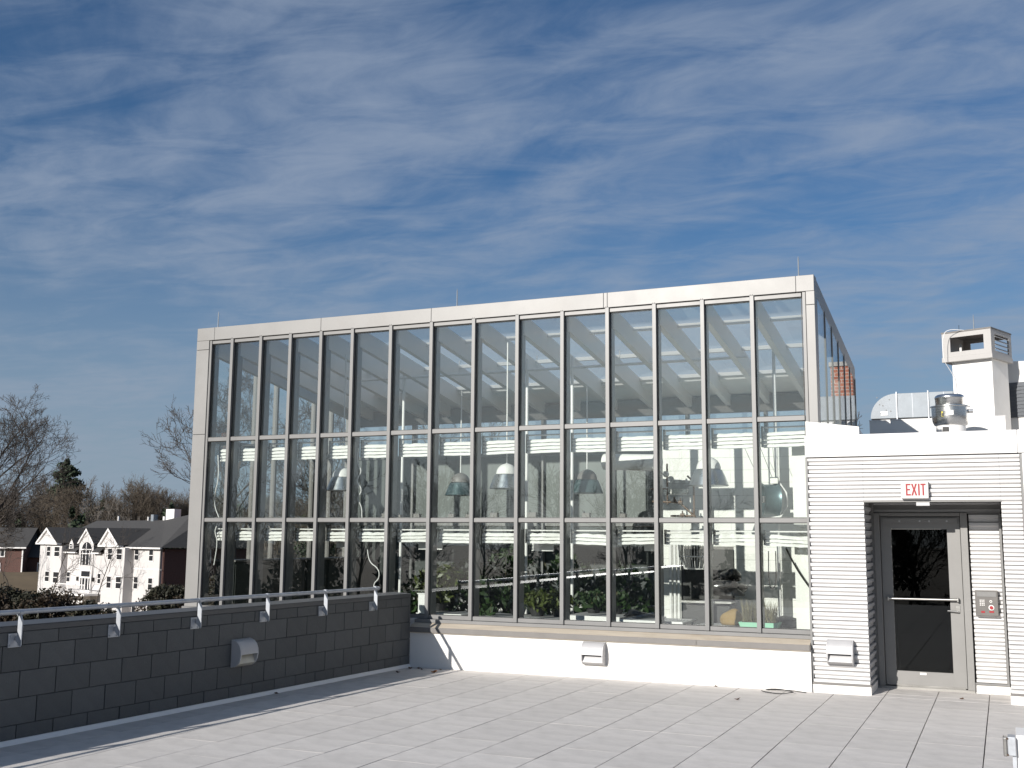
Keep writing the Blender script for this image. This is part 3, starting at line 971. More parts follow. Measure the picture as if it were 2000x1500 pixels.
for k in range(5):
    an = 2 * math.pi * k / 5
    u = Vector((0, math.cos(an), math.sin(an))); v = Vector((0, -math.sin(an), math.cos(an)))
    p = [u * 0.04 + v * -0.02, u * 0.19 + v * -0.07, u * 0.19 + v * 0.07, u * 0.04 + v * 0.03]
    p = [Vector((0.03 if i in (1, 0) else -0.03, q.y, q.z)) for i, q in enumerate(p)]
    n0 = len(bl.v)
    bl.v += [tuple(q) for q in p] + [tuple(q + Vector((0.006, 0, 0))) for q in p]
    for f in ((0, 1, 2, 3), (7, 6, 5, 4), (0, 4, 5, 1), (1, 5, 6, 2), (2, 6, 7, 3), (3, 7, 4, 0)):
        bl.f.append(tuple(n0 + i for i in f))
o = bl.build('blades', BLACK, t, local=True); o.rotation_euler = (0, 0, 0.5)
o = MB().box(-0.09, -0.05, -0.05, 0.09, 0.05, 0.05).build('motor', STEEL, t, local=True, bevel=0.01); o.rotation_euler = (0, 0, 0.5)
MB().box(0.04, -0.06, 0.23, 0.16, 0.02, 0.33).build('junction_box', STEEL, t, local=True, bevel=0.004)
for (dx, tx) in ((-0.10, -0.45), (0.12, 0.05), (0.1, -0.2)):
    MB().tube([(dx, 0, 0.23), (tx, 0.1, 1.0)], 0.004, 5).build('wire', BLACK, t, local=True)
MB().tube([(0.14, 0.02, 0.28), (0.26, 0.02, 0.1), (0.27, 0.0, -0.1), (0.18, -0.02, -0.25), (0.02, -0.02, -0.28)], 0.018, 8).build('guard_hoop', WPAINT, t, local=True, smooth=True)

# ------------------------------------------------------------------ valve cluster
t = thing('valve_assembly', (-2.2, 2.0, 2.35), 'copper pipes, valves and gauges mounted before the white block wall', 'pipework')
for pts in ([(-2.30, 2.0, 2.55), (-1.85, 2.0, 2.53), (-1.60, 2.0, 2.3)], [(-2.34, 2.0, 2.75), (-2.05, 2.0, 2.75), (-2.05, 2.0, 2.5)], [(-2.05, 2.0, 3.15), (-2.05, 2.0, 2.78)],
            [(-1.72, 2.0, 2.95), (-1.62, 2.0, 2.85), (-1.62, 2.0, 2.26)], [(-2.0, 2.0, 2.32), (-1.60, 2.0, 2.32)]):
    MB().tube(pts, 0.016, 8).build('pipe', COPPER, t, smooth=True)
for (x, z) in ((-2.06, 2.98), (-1.98, 2.90)):
    MB().tube([(x, 1.95, z), (x, 1.98, z)], 0.05, 16).build('gauge', WPAINT, t)
for (x, z) in ((-1.93, 2.55), (-1.83, 2.53), (-1.80, 2.33), (-2.22, 2.75)):
    MB().tube([(x - 0.03, 1.97, z), (x + 0.03, 1.97, z)], 0.032, 8).tube([(x, 1.97, z), (x, 1.97, z + 0.07)], 0.012, 6).build('valve', COPPER, t)
MB().box(-2.10, 2.0, 2.66, -1.72, 2.06, 2.74).build('manifold', STEEL, t, bevel=0.006)

# small vent motors on the ledge
for k, (x, w) in enumerate(((-6.30, .12), (-5.72, .11), (-5.10, .10), (-4.36, .13), (-3.72, .14), (-4.80, .09), (-2.85, .12), (-2.28, .10), (-6.05, .08))):
    t = thing('vent_motor', (x, 0.45, Z2 + 0.046), 'small grey vent motor on the ledge behind the middle transom, number %s from the left' % ORD[[1, 4, 5, 7, 8, 6, 9, 10, 2][k] - 1] if False else
              ['small grey motor on the inner ledge in the sixth bay from the left', 'small grey motor at the right end of the seventh bay ledge', 'small grey motor on the inner ledge in the eighth bay from the left',
               'grey motor on the ledge right below the middle bright lamp', 'grey motor on the ledge in the tenth bay from the left', 'small grey motor in the ninth bay, left of the lamp',
               'small grey motor on the ledge in the eleventh bay from the left', 'small grey motor on the ledge in the twelfth bay from the left', 'tiny grey motor at the left end of the seventh bay ledge'][k],
              'motor', 'vent motors on the inner ledge')
    MB().box(x - w / 2, 0.41, Z2 + 0.046, x + w / 2, 0.49, Z2 + 0.046 + w * 0.55).build('housing', FLASH, t, bevel=0.006)
    MB().tube([(x - w * .3, 0.45, Z2 + 0.046 + w * 0.55), (x - w * .3, 0.45, Z2 + 0.07 + w * 0.6)], 0.012, 8).build('knob', STEEL, t)

# cables just behind the glass; the first four are tubes standing in for reflections
def cable(name, pts, r, label, m=WPAINT, cat='cable'):
    # smooth the polyline
    P = [Vector(p) for p in pts]
    for _ in range(2):
        Q = [P[0]]
        for a, b in zip(P[:-1], P[1:]):
            Q += [a * .75 + b * .25, a * .25 + b * .75]
        Q.append(P[-1]); P = Q
    o = MB().tube(P, r, 6).build(name, m, smooth=True)
    tag(o, label, cat)
    return o


cable('cable_or_reflection', [(-6.83, .40, 3.40), (-6.84, .40, 3.15), (-6.74, .40, 3.02), (-6.86, .40, 2.86), (-6.72, .40, 2.72), (-6.83, .40, 2.57), (-6.73, .40, 2.45), (-6.72, .40, 2.26)], 0.009,
      'wavy white tube for a reflection in the sixth bay, middle row of glazing')
cable('cable_or_reflection', [(-6.60, .40, 1.75), (-6.56, .40, 1.55), (-6.38, .40, 1.45), (-6.36, .40, 1.30), (-6.48, .40, 1.20), (-6.42, .40, 1.08)], 0.008,
      'wavy white tube for a reflection in the sixth bay, bottom row of glazing')
cable('cable_or_reflection', [(-9.70, .40, 3.35), (-9.66, .40, 2.95), (-9.74, .40, 2.65), (-9.72, .40, 2.45), (-9.62, .40, 2.27)], 0.009,
      'pale tube for a reflection in the leftmost bay, middle row of glazing')
cable('cable_or_reflection', [(-9.66, .40, 2.12), (-9.70, .40, 2.02), (-9.62, .40, 1.85), (-9.68, .40, 1.45)], 0.009,
      'pale tube for a reflection in the leftmost bay, bottom row of glazing')
cable('cable_or_reflection', [(-2.28, .75, 1.88), (-2.26, .75, 1.5), (-2.22, .75, 1.35), (-2.30, .75, 1.25), (-2.42, .75, 1.18)], 0.010, 'black cable curving down at the twelfth bay beside the white riser pipes', BLACK)
cable('cable_or_reflection', [(-0.28 + .02, .9, 1.80), (-0.27, .9, 1.35), (-0.22, .9, 1.25), (-0.16, .9, 1.35), (-0.16, .9, 1.80)], 0.008, 'thin black cable hanging in a loop before the white wall', BLACK)
cable('cable_or_reflection', [(0.02, .7, 1.85), (0.10, .7, 1.68), (0.20, .7, 1.50), (0.34, .7, 1.30)], 0.014, 'dark hose slanting down beside the white pier at the right end', BLACK, 'hose')
cable('cable_or_reflection', [(-3.30, .75, 1.88), (-3.30, .75, 1.5), (-3.26, .75, 1.2), (-3.27, .75, 0.85)], 0.007, 'thin pale cable hanging in the eleventh bay beside the bench plants')
# wire basket
t = thing('wire_basket', (-1.42, 1.3, 1.55), 'hanging wire basket seen below the blind before the dark inner door', 'basket')
for k in range(18):
    an = 2 * math.pi * k / 18
    ca, sa = math.cos(an), math.sin(an)
    MB().tube([(-1.42 + .26 * ca, 1.3 + .26 * sa, 1.88), (-1.42 + .25 * ca, 1.3 + .25 * sa, 1.70), (-1.42 + .17 * ca, 1.3 + .17 * sa, 1.52)], 0.005, 4).build('wire', WPAINT, t)
for r_, z in ((.26, 1.88), (.25, 1.70), (.17, 1.52)):
    MB().tube([(-1.42 + r_ * math.cos(2 * math.pi * k / 20), 1.3 + r_ * math.sin(2 * math.pi * k / 20), z) for k in range(21)], 0.007, 5).build('hoop', WPAINT, t)

# ------------------------------------------------------------------ benches
bench_spec = [(-5.75, -4.95, .55, 1.3, .76, 'small white bench at the foot of the seventh bay beside the parapet end'), (-4.82, -3.42, .52, 1.55, .74, 'wide plant bench with timber edge under the ninth and tenth bays'),
              (-3.34, -2.42, .70, 1.9, .80, 'white bench carrying seedling pots in the eleventh bay'), (-2.36, -1.42, .52, 1.3, .78, 'grey bench with bright front edge left of the dark inner door'),
              (-1.36, 0.08, .52, 1.5, .72, 'bench under the green tray at the right end')]
for (x0, x1, y0, y1, z, lab) in bench_spec:
    t = thing('plant_bench', (0.5 * (x0 + x1), 0.5 * (y0 + y1), 0.012), lab, 'bench', 'benches inside the glasshouse')
    MB().box(x0, y0, z - 0.03, x1, y1, z).build('bench_top', LAMPGREY, t, bevel=0.004)
    MB().box(x0, y0 - 0.025, z - 0.075, x1, y0 - 0.002, z + 0.012).build('front_edge', TANW if x0 in (-4.82, -1.36) else WPAINT, t)
    for xx in (x0 + 0.05, x1 - 0.05):
        for yy in (y0 + 0.05, y1 - 0.05):
            MB().tube([(xx, yy, 0.013), (xx, yy, z - 0.031)], 0.02, 8).build('leg', GALV, t)


def leaves(c, rx, ry, rz, n, size, seed, droop=0.3, shell=0.35):
    """cloud of small pointed leaf quads -> V,F arrays"""
    g = np.random.default_rng(seed)
    d = g.normal(size=(n, 3)); d /= np.linalg.norm(d, axis=1)[:, None]
    r = (shell + (1 - shell) * g.random(n)) ** 0.7
    P = np.array(c) + d * r[:, None] * np.array([rx, ry, rz])
    a = g.normal(size=(n, 3)); a[:, 2] -= droop; a /= np.linalg.norm(a, axis=1)[:, None]
    b = np.cross(a, g.normal(size=(n, 3))); b /= np.linalg.norm(b, axis=1)[:, None]
    s = size * (0.6 + 0.8 * g.random(n))[:, None]
    V = np.stack([P - a * s, P + b * s * 0.42, P + a * s, P - b * s * 0.42], 1).reshape(-1, 3)
    F = np.arange(4 * n).reshape(-1, 4)
    return V, F


def plant(x, y, z, h, r, n, size, label, seed, m=LEAF, pot=True, cat='plant'):
    t = thing('potted_plant', (x, y, z), label, cat, 'potted plants on the glasshouse benches')
    if pot:
        MB().lathe([(0.05 + r * .18, 0.001), (0.07 + r * .25, 0.12), (0.075 + r * .25, 0.135), (0.06 + r * .22, 0.135)], (x, y, z), 14).build('pot', POT, t)
    stem = MB()
    g = random.Random(seed)
    for k in range(6):
        an = g.uniform(0, 6.28)
        stem.tube([(x, y, z + 0.12), (x + r * .3 * math.cos(an), y + r * .3 * math.sin(an), z + h * .5), (x + r * .7 * math.cos(an), y + r * .7 * math.sin(an), z + h * .95)], [0.01, 0.007, 0.003], 5)
    stem.build('stem', DRYG, t)
    V, F = leaves((0, 0, h * 0.58), r, r, h * 0.45, n, size, seed)
    np_object('foliage', V, F, m, t)
    return t


plant(-5.55, 1.9, 0.02, 1.55, .55, 900, .085, 'tall dark leafy plant left of the yellow green shrub', 3)
plant(-5.75, 1.25, 0.76, .75, .38, 520, .075, 'bright yellow green shrub in the eighth bay of the glasshouse', 4, LEAFY)
plant(-5.0, 2.4, 0.02, 1.75, .55, 900, .08, 'big dark bushy plant in shade behind the eighth bay', 5)
plant(-4.35, 1.35, 0.74, .50, .28, 420, .06, 'low leafy plant left on the timber edged bench', 6)
plant(-3.95, 1.2, 0.74, .38, .24, 360, .055, 'pale green seedling pot in the middle of the timber edged bench', 7, LEAFY)
plant(-3.62, 1.3, 0.74, .42, .22, 360, .055, 'lime leafed plant at the right end of the timber edged bench', 8, LEAFY)
plant(-3.12, 1.5, 0.80, .34, .22, 340, .05, 'small green plant left on the white seedling bench', 9)
plant(-2.75, 1.5, 0.80, .36, .22, 340, .05, 'small green plant right on the white seedling bench', 10)
plant(-4.75, 1.0, 0.02, .95, .20, 130, .10, 'sparse palm like plant with bright leaf tips by the eighth mullion', 11)
plant(-4.1, 2.9, 0.02, 1.6, .7, 700, .09, 'broad dark shrub in shade at the back of the tenth bay', 12)
plant(-3.1, 2.9, 0.02, 1.5, .55, 600, .09, 'dark shrub at the back of the eleventh bay', 13)
plant(-6.7, 2.6, 0.02, 1.3, .5, 500, .09, 'dim plant at the back behind the sixth bay', 14)

# green tray of dry grass, sack and black sheeting
t = thing('grass_tray', (-0.43, 0.95, 0.72), 'pale green plastic tray of tall dry grass at the right end bench', 'planter')
MB().prism([(-0.66, 0.722), (-0.16, 0.722), (-0.13, 0.80), (-0.69, 0.80)], 'Y', 0.80, 1.10).build('tray', GREENP, t)
MB().box(-0.65, 0.83, 0.80, -0.17, 1.07, 0.808).build('soil', SOIL, t)
g = np.random.default_rng(5)
n = 700
bx_, by_ = g.uniform(-.64, -.18, n), g.uniform(.84, 1.06, n)
hh = g.uniform(.14, .34, n); lx, ly_ = g.normal(0, .06, n), g.normal(0, .06, n)
P0 = np.stack([bx_, by_, np.full(n, .80)], 1) - np.array([-0.43, .95, .72])
P1 = P0 + np.stack([lx, ly_, hh], 1)
w_ = np.stack([g.normal(0, .004, n), g.normal(0, .004, n), np.zeros(n)], 1)
V = np.stack([P0 - w_, P0 + w_, P1], 1).reshape(-1, 3)
np_object('grass_blades', V, np.arange(3 * n).reshape(-1, 3), DRYG, t)


def lump(name, c, r, m, label, cat, seed, seg=3, amp=0.35):
    bm = bmesh.new()
    bmesh.ops.create_icosphere(bm, subdivisions=seg, radius=1.0)
    g = random.Random(seed)
    dirs = [(Vector((g.gauss(0, 1), g.gauss(0, 1), g.gauss(0, 1))).normalized(), g.uniform(2, 5), g.uniform(0, 6.28)) for _ in range(9)]
    for v in bm.verts:
        k = 1 + sum(math.sin(d.dot(v.co) * f + p) for d, f, p in dirs) * amp / 9 * 1.8
        v.co = Vector((v.co.x * r[0] * k, v.co.y * r[1] * k, max(v.co.z * r[2] * k, -r[2] * .5)))
    me = bpy.data.meshes.new(name); bm.to_mesh(me); bm.free()
    me.polygons.foreach_set('use_smooth', [True] * len(me.polygons))
    me.materials.append(m)
    o = bpy.data.objects.new(name, me); C.objects.link(o); o.location = c
    tag(o, label, cat)
    return o


lump('paper_sack', (-0.88, 1.25, 0.80), (.16, .14, .15), SACK, 'ochre paper sack slumped on the bench left of the green tray', 'sack', 2)
lump('dark_sack', (-0.05, 1.25, 0.77), (.20, .16, .11), BLACK, 'dark sack lying on the bench right of the green tray', 'sack', 4)
lump('black_sheeting', (-1.16, 1.9, 1.20), (.36, .20, .17), BLACKP, 'bunched glossy black plastic sheeting on the trolley before the inner door', 'plastic sheet', 6, 4, .7)
lump('black_sheeting', (-1.03, 1.9, 1.38), (.14, .12, .12), BLACKP, 'small peak of glossy black plastic above the bunched sheeting', 'plastic sheet', 8, 3, .8)
lump('black_sheeting', (-2.28, 1.1, 0.84), (.24, .14, .07), BLACKP, 'flat black plastic heap on the grey bench with the bright edge', 'plastic sheet', 9, 3, .7)
t = thing('trolley', (-1.3, 1.9, 0.012), 'dark trolley with a pale top edge before the inner door', 'trolley')
MB().box(-1.78, 1.65, 1.00, -0.98, 2.15, 1.03).build('top_shelf', STEEL, t)
MB().box(-1.74, 1.70, 0.10, -1.02, 2.10, 0.96).build('cabinet', BLACK, t)
for xx in (-1.72, -1.04):
    for yy in (1.72, 2.08):
        MB().tube([(xx, yy, 0.013), (xx, yy, 0.10)], 0.03, 8).build('caster', BLACK, t)
t = thing('white_bucket', (-5.62, 0.62, 0.76), 'upright white plastic bin on the bench right beside the parapet end', 'bin')
MB().box(-5.74, .56, .761, -5.52, .72, 1.06).build('bin_body', WPAINT, t, bevel=0.01)
MB().box(-5.75, .55, 1.061, -5.51, .73, 1.075).build('lid', WPAINT, t)

# ================================================================== ANNEX with the door
FY, DY = 0.05, 0.95
ann = thing('annex_building', (1.8, 0.05, 0.0), 'white ribbed metal annex with a recessed glass door', 'building')
PER = 0.1067


def corr_profile(z0, z1, f, depth, ph=0.0):
    """(d, z) front profile: d is how far the sheet stands behind the plane f"""
    pts = []
    z = z0
    k = 0
    seq = ((0.0, 0.0), (0.036, 0.0), (0.039, depth * 0.9), (0.041, depth * 1.45), (0.050, depth * 1.45), (0.0535, depth * 0.75), (0.084, depth * 0.75), (PER, 0.0))
    pts.append((f, z0))
    while z < z1 - 0.001:
        for (dz, d) in seq[1:]:
            zz = z + dz
            if zz > z1:
                pts.append((pts[-1][0], z1)); zz = None
                break
            pts.append((f + d, zz))
        if zz is None:
            break
        z += PER
    return pts


def corr_panel(x0, x1, z0, z1, f, name='siding_panel', thick=0.085):
    p = corr_profile(z0, z1, f, 0.044)
    p = p + [(f + thick, z1), (f + thick, z0)]
    return MB().prism(p, 'X', x0, x1).build(name, CORR, ann)


JX0, JX1 = 1.155, 2.80           # recess
ZS = 2.462                       # soffit
corr_panel(0.44, JX0, 0.130, 3.052, FY)
zstart = 0.130 + PER * math.ceil((ZS - 0.130) / PER)
zstart = 0.130 + PER * round((ZS - 0.130) / PER)
corr_panel(JX0 + 0.0015, JX1 - 0.0015, zstart, 3.052, FY)
corr_panel(JX1, 3.035, 0.130, 3.052, FY)
corr_panel(3.10, 7.5, 0.130, 3.052, FY)
ZS = zstart
# returns of the recess
p = corr_profile(0.130, ZS, 0.0, 0.034)
MB().prism([(JX0 + 0.002 - d, z) for d, z in p] + [(JX0 - 0.10, ZS), (JX0 - 0.10, 0.130)], 'Y', FY + 0.08, DY + 0.06).build('return_panel', CORR, ann)
MB().prism([(JX1 - 0.002 + d, z) for d, z in p] + [(JX1 + 0.10, ZS), (JX1 + 0.10, 0.130)], 'Y', FY + 0.08, DY - 0.02).build('return_panel', CORR, ann)
MB().box(JX0 - 0.05, FY + 0.08, ZS, JX1 + 0.05, DY + 0.1, ZS + 0.05).build('soffit', DOORF, ann)
MB().box(JX0 + 0.0, FY + 0.012, ZS - 0.022, JX1, FY + 0.078, ZS - 0.002).build('head_trim', DOORF, ann)
MB().box(0.50, FY + 0.088, 0.103, JX0 - 0.045, DY + 0.06, 3.05).build('wall_core', DECK, ann)
# corner trims
MB().box(0.425, FY - 0.004, 0.125, 0.452, FY + 0.08, 3.05).build('edge_trim', FRAME, ann)
MB().box(3.037, FY - 0.012, 0.125, 3.062, FY + 0.08, 3.052).build('edge_trim', FRAME, ann)
MB().box(3.064, FY - 0.02, 0.0, 3.098, FY + 0.09, 3.052).build('downpipe_channel', WPAINT, ann)
# bases
MB().box(0.425, FY - 0.004, -0.02, JX0 + 0.012, DY - 0.1, 0.102).build('base_curb', WHITE, ann)
MB().box(JX1 - 0.01, FY - 0.004, -0.02, 7.5, DY + 0.2, 0.102).build('base_curb', WHITE, ann)
MB().box(0.405, FY - 0.018, 0.104, JX0 + 0.016, FY + 0.08, 0.128).build('drip_edge', FLASH, ann, bevel=0.002)
MB().box(JX1 - 0.012, FY - 0.018, 0.104, 7.5, FY + 0.08, 0.128).build('drip_edge', FLASH, ann, bevel=0.002)
# fascia (cap) in two lengths
MB().box(0.430, FY - 0.045, 3.056, 3.018, FY + 0.16, 3.345).build('fascia', WPAINT, ann, bevel=0.006)
MB().box(3.022, FY - 0.045, 3.056, 7.5, FY + 0.16, 3.345).build('fascia', WPAINT, ann, bevel=0.006)
MB().box(0.60, FY + 0.17, 3.10, 7.5, 12.5, 3.20).build('roof_deck', ROOFDECK, ann)
# tapered upstand against the glasshouse corner
um = MB()
um.v = [(0.44, .06, 3.35), (1.128, .06, 3.35), (1.128, .60, 3.35), (0.44, .60, 3.35), (0.44, .06, 3.545), (1.128, .06, 3.452), (1.128, .60, 3.20 + .16), (0.44, .60, 3.50)]
um.f = [(0, 3, 2, 1), (4, 5, 6, 7), (0, 1, 5, 4), (1, 2, 6, 5), (2, 3, 7, 6), (3, 0, 4, 7)]
um.build('upstand', WHITE, ann)
# walls of the annex behind
MB().box(7.4, FY + 0.1, -0.05, 7.5, 9.5, 3.1).build('side_wall', WHITE, ann)
MB().box(1.0, DY + 0.10, 0.0, 7.4, DY + 0.2, 3.05).build('inner_wall', DECK, ann) if False else None
# wall over and beside the door, at the back of the recess
corr_panel(JX0 + 0.02, JX1 - 0.02, 2.345, ZS - 0.004, DY - 0.01, 'over_door_panel', 0.06)
MB().box(2.376, DY - 0.05, 2.325, JX1 - 0.02, DY + 0.05, 2.343).build('panel_trim', FRAME, ann)
corr_panel(2.392, 2.755, 0.140, 2.322, DY - 0.03, 'sidelight_panel', 0.06)
MB().box(2.757, DY - 0.055, 0.135, JX1 - 0.016, DY + 0.05, 2.322).build('panel_trim', FRAME, ann)
MB().box(2.372, DY - 0.055, 0.112, JX1 - 0.012, DY + 0.05, 0.134).build('panel_trim', FRAME, ann)
MB().box(2.372, DY - 0.02, -0.02, JX1 - 0.012, DY + 0.10, 0.110).build('base_curb', WHITE, ann)
MB().box(1.16, DY - 0.06, -0.02, 2.37, DY + 0.10, 0.030).build('threshold', CONC, ann)
MB().box(1.095, DY - 0.05, 0.031, 1.188, DY + 0.12, ZS + 0.03).build('jamb_filler', DOORF, ann)
MB().box(1.19, DY - 0.0, 2.337, 2.79, DY + 0.08, ZS + 0.03).build('head_filler', DOORF, ann)
# door frame + leaf
for a, b in ((1.185, 1.262), (2.285, 2.372)):
    MB().box(a, DY - 0.075, 0.031, b, DY + 0.07, 2.335).build('door_frame', DOORF, ann, bevel=0.004)
MB().box(1.264, DY - 0.075, 2.290, 2.283, DY + 0.07, 2.335).build('door_frame', DOORF, ann, bevel=0.004)
door = MB().box(1.270, DY - 0.03, 0.045, 1.405, DY + 0.02, 2.282).box(2.115, DY - 0.03, 0.045, 2.277, DY + 0.02, 2.282).box(1.4055, DY - 0.03, 2.115, 2.1145, DY + 0.02, 2.282).box(
    1.4055, DY - 0.03, 0.045, 2.1145, DY + 0.02, 0.235).build('door', DOORF, ann, label='glazed grey metal door with a horizontal push bar')
MB().box(1.4, DY - 0.008, 0.230, 2.12, DY + 0.0, 2.12).build('door_glass', GLASSD, door)
MB().box(1.40, DY - 0.034, 0.030, 2.26, DY - 0.0305, 0.060).build('door_sweep', STEEL, door)
pb = MB().tube([(1.345, DY - 0.085, 1.185), (2.215, DY - 0.085, 1.190)], 0.017, 12).build('push_bar', STEEL, door, smooth=True)
MB().box(1.328, DY - 0.10, 1.158, 1.352, DY - 0.031, 1.212).build('bar_end', STEEL, door, bevel=0.004)
MB().box(2.20, DY - 0.10, 1.162, 2.225, DY - 0.031, 1.216).build('bar_end', STEEL, door, bevel=0.004)
MB().box(2.185, DY - 0.040, 1.02, 2.235, DY - 0.031, 1.115).build('lock_plate', STEEL, door)
MB().tube([(2.21, DY - 0.07, 1.035), (2.08, DY - 0.07, 1.045)], 0.012, 8).tube([(2.21, DY - 0.031, 1.035), (2.21, DY - 0.07, 1.035)], 0.012, 8).build('handle', STEEL, door, smooth=True)
MB().box(1.30, DY - 0.065, 2.200, 2.25, DY - 0.031, 2.262).build('closer_housing', DOORF, door)
MB().box(1.70, DY - 0.034, 0.195, 1.78, DY - 0.0305, 0.222).build('maker_plate', WPAINT, door)
for x in (1.52, 1.78, 1.90, 2.12):
    MB().tube([(x, DY - 0.066, 2.225), (x, DY - 0.070, 2.225)], 0.013, 8).build('closer_screw', LAMPGREY, door)
# dark lobby behind the door glass
MB().box(1.18, DY + 0.08, -0.02, 1.22, 3.5, 3.0).box(2.36, DY + 0.08, -0.02, 7.3, 3.5, 3.0).box(1.18, 3.5, -0.02, 7.3, 3.55, 3.0).box(1.18, DY + 0.11, -0.02, 2.36, 3.5, 0.0).box(1.18, DY + 0.08, 2.50, 2.36, 3.5, 2.55).build('lobby', DECK, ann)

# keypad / intercom plate
t = thing('intercom_panel', (2.56, DY - 0.06, 1.0), 'stainless entry intercom with a red button on the ribbed panel right of the door', 'intercom')
MB().box(2.425, DY - 0.10, 0.995, 2.70, DY - 0.058, 1.325).build('plate', PANELM, t, bevel=0.006)
MB().box(2.445, DY - 0.106, 1.245, 2.68, DY - 0.1005, 1.305).build('speaker_band', FRAME, t)
for i in range(3):
    for j in range(4):
        MB().tube([(2.485 + 0.022 * i, DY - 0.1005, 1.135 + 0.021 * j), (2.485 + 0.022 * i, DY - 0.106, 1.135 + 0.021 * j)], 0.007, 8).build('key_button', WPAINT, t)
MB().tube([(2.612, DY - 0.1005, 1.185), (2.612, DY - 0.105, 1.185)], 0.016, 12).build('camera_ring', WPAINT, t)
MB().tube([(2.612, DY - 0.1055, 1.185), (2.612, DY - 0.107, 1.185)], 0.009, 10).build('camera_lens', BLACK, t)
MB().tube([(2.615, DY - 0.1005, 1.105), (2.615, DY - 0.104, 1.105)], 0.034, 16).build('button_ring', WPAINT, t)
MB().tube([(2.615, DY - 0.1045, 1.105), (2.615, DY - 0.115, 1.105)], 0.023, 16).build('red_button', RED, t)
MB().box(2.588, DY - 0.104, 1.040, 2.645, DY - 0.1005, 1.062).build('red_label', RED, t)
MB().box(2.49, DY - 0.104, 1.035, 2.535, DY - 0.1005, 1.060).build('card_slot', RED, t)

# EXIT sign
t = thing('exit_sign', (1.80, FY - 0.005, 2.50), 'white EXIT sign box with red letters above the recessed door', 'sign')
EX0, EX1, EZ0, EZ1 = 1.628, 1.962, 2.496, 2.716
MB().box(EX0, FY - 0.075, EZ0, EX1, FY - 0.003, EZ1).build('housing', SIGNW, t, bevel=0.008)
ey0, ey1 = FY - 0.0785, FY - 0.0755
zb_, zt_ = 2.535, 2.685
sw = 0.019
x = 1.690
MB().box(x, ey0, zb_, x + sw, ey1, zt_).box(x + sw + .0002, ey0, zt_ - sw, x + 0.058, ey1, zt_).box(x + sw + .0002, ey0, zb_, x + 0.058, ey1, zb_ + sw).box(
    x + sw + .0002, ey0, (zb_ + zt_) / 2 - sw / 2, x + 0.050, ey1, (zb_ + zt_) / 2 + sw / 2).build('letter_e', RED, t)
x = 1.754
h2 = (zt_ - zb_)
MB().prism([(x, zb_), (x + .022, zb_), (x + .036, zb_ + h2 * .36), (x + .050, zb_), (x + .072, zb_), (x + .048, zb_ + h2 * .5), (x + .072, zt_), (x + .050, zt_), (x + .036, zb_ + h2 * .64), (x + .022, zt_),
            (x, zt_), (x + .024, zb_ + h2 * .5)], 'Y', ey0, ey1).build('letter_x', RED, t)
MB().box(1.838, ey0, zb_, 1.838 + sw, ey1, zt_).build('letter_i', RED, t)
x = 1.868
MB().box(x, ey0, zt_ - sw, x + 0.062, ey1, zt_).box(x + .0215, ey0, zb_, x + .0215 + sw, ey1, zt_ - sw - .0002).build('letter_t', RED, t)
MB().box(1.80, FY + 0.02, 2.405, 1.965, FY + 0.09, ZS - 0.024).build('battery_box', LAMPGREY, t, bevel=0.006)

# ================================================================== ROOF PLANT ON THE ANNEX
t = fan_ = thing('exhaust_fan', (2.192, 1.9, 3.2), 'spun aluminium mushroom exhaust fan on the annex roof', 'exhaust fan')
c = (2.192, 1.9, 0.0)
MB().lathe([(0.200, 3.01), (0.200, 3.60), (0.19, 3.61)], c, 28).build('neck', WPAINT, t, smooth=True)
MB().lathe([(0.185, 3.585), (0.225, 3.615), (0.245, 3.66), (0.252, 3.74), (0.256, 3.860), (0.272, 3.870), (0.272, 3.882), (0.250, 3.880), (0.235, 3.80)], c, 36).build('windband', SPUN, t, smooth=True)
MB().lathe([(0.196, 3.80), (0.198, 3.985), (0.204, 3.995), (0.204, 4.012), (0.196, 4.03), (0.17, 4.048), (0.02, 4.058)], c, 36).build('motor_cap', SPUN, t, smooth=True)
MB().tube([(2.44, 1.85, 3.80), (2.50, 1.85, 3.80)], 0.028, 10).build('bird_lug', SPUN, t)
MB().box(2.165, 1.640, 3.735, 2.245, 1.6455, 3.80).build('label_plate', WPAINT, t)
MB().box(2.085, 1.663, 3.715, 2.120, 1.6685, 3.79).build('warning_label', YELLOW, t)
MB().box(2.09, 1.657, 3.72, 2.115, 1.662, 3.765).build('warning_print', BLACK, t)
MB().box(2.09, 1.68, 3.21, 2.17, 1.70, 3.57).build('access_panel', BLACK, t)

fan_.location = (2.076, 5.01, 3.429)
fan_.scale = (1.185, 1.185, 1.185)
curb = thing('roof_curb', (1.8, 6.9, 3.2), 'long low white roof curb behind the annex parapet', 'curb')
MB().box(0.62, 6.3, 3.2, 2.935, 7.6, 4.168).build('curb_body', WHITE, curb)
MB().box(0.615, 6.29, 4.169, 2.94, 7.61, 4.183).build('curb_cap', WPAINT, curb)

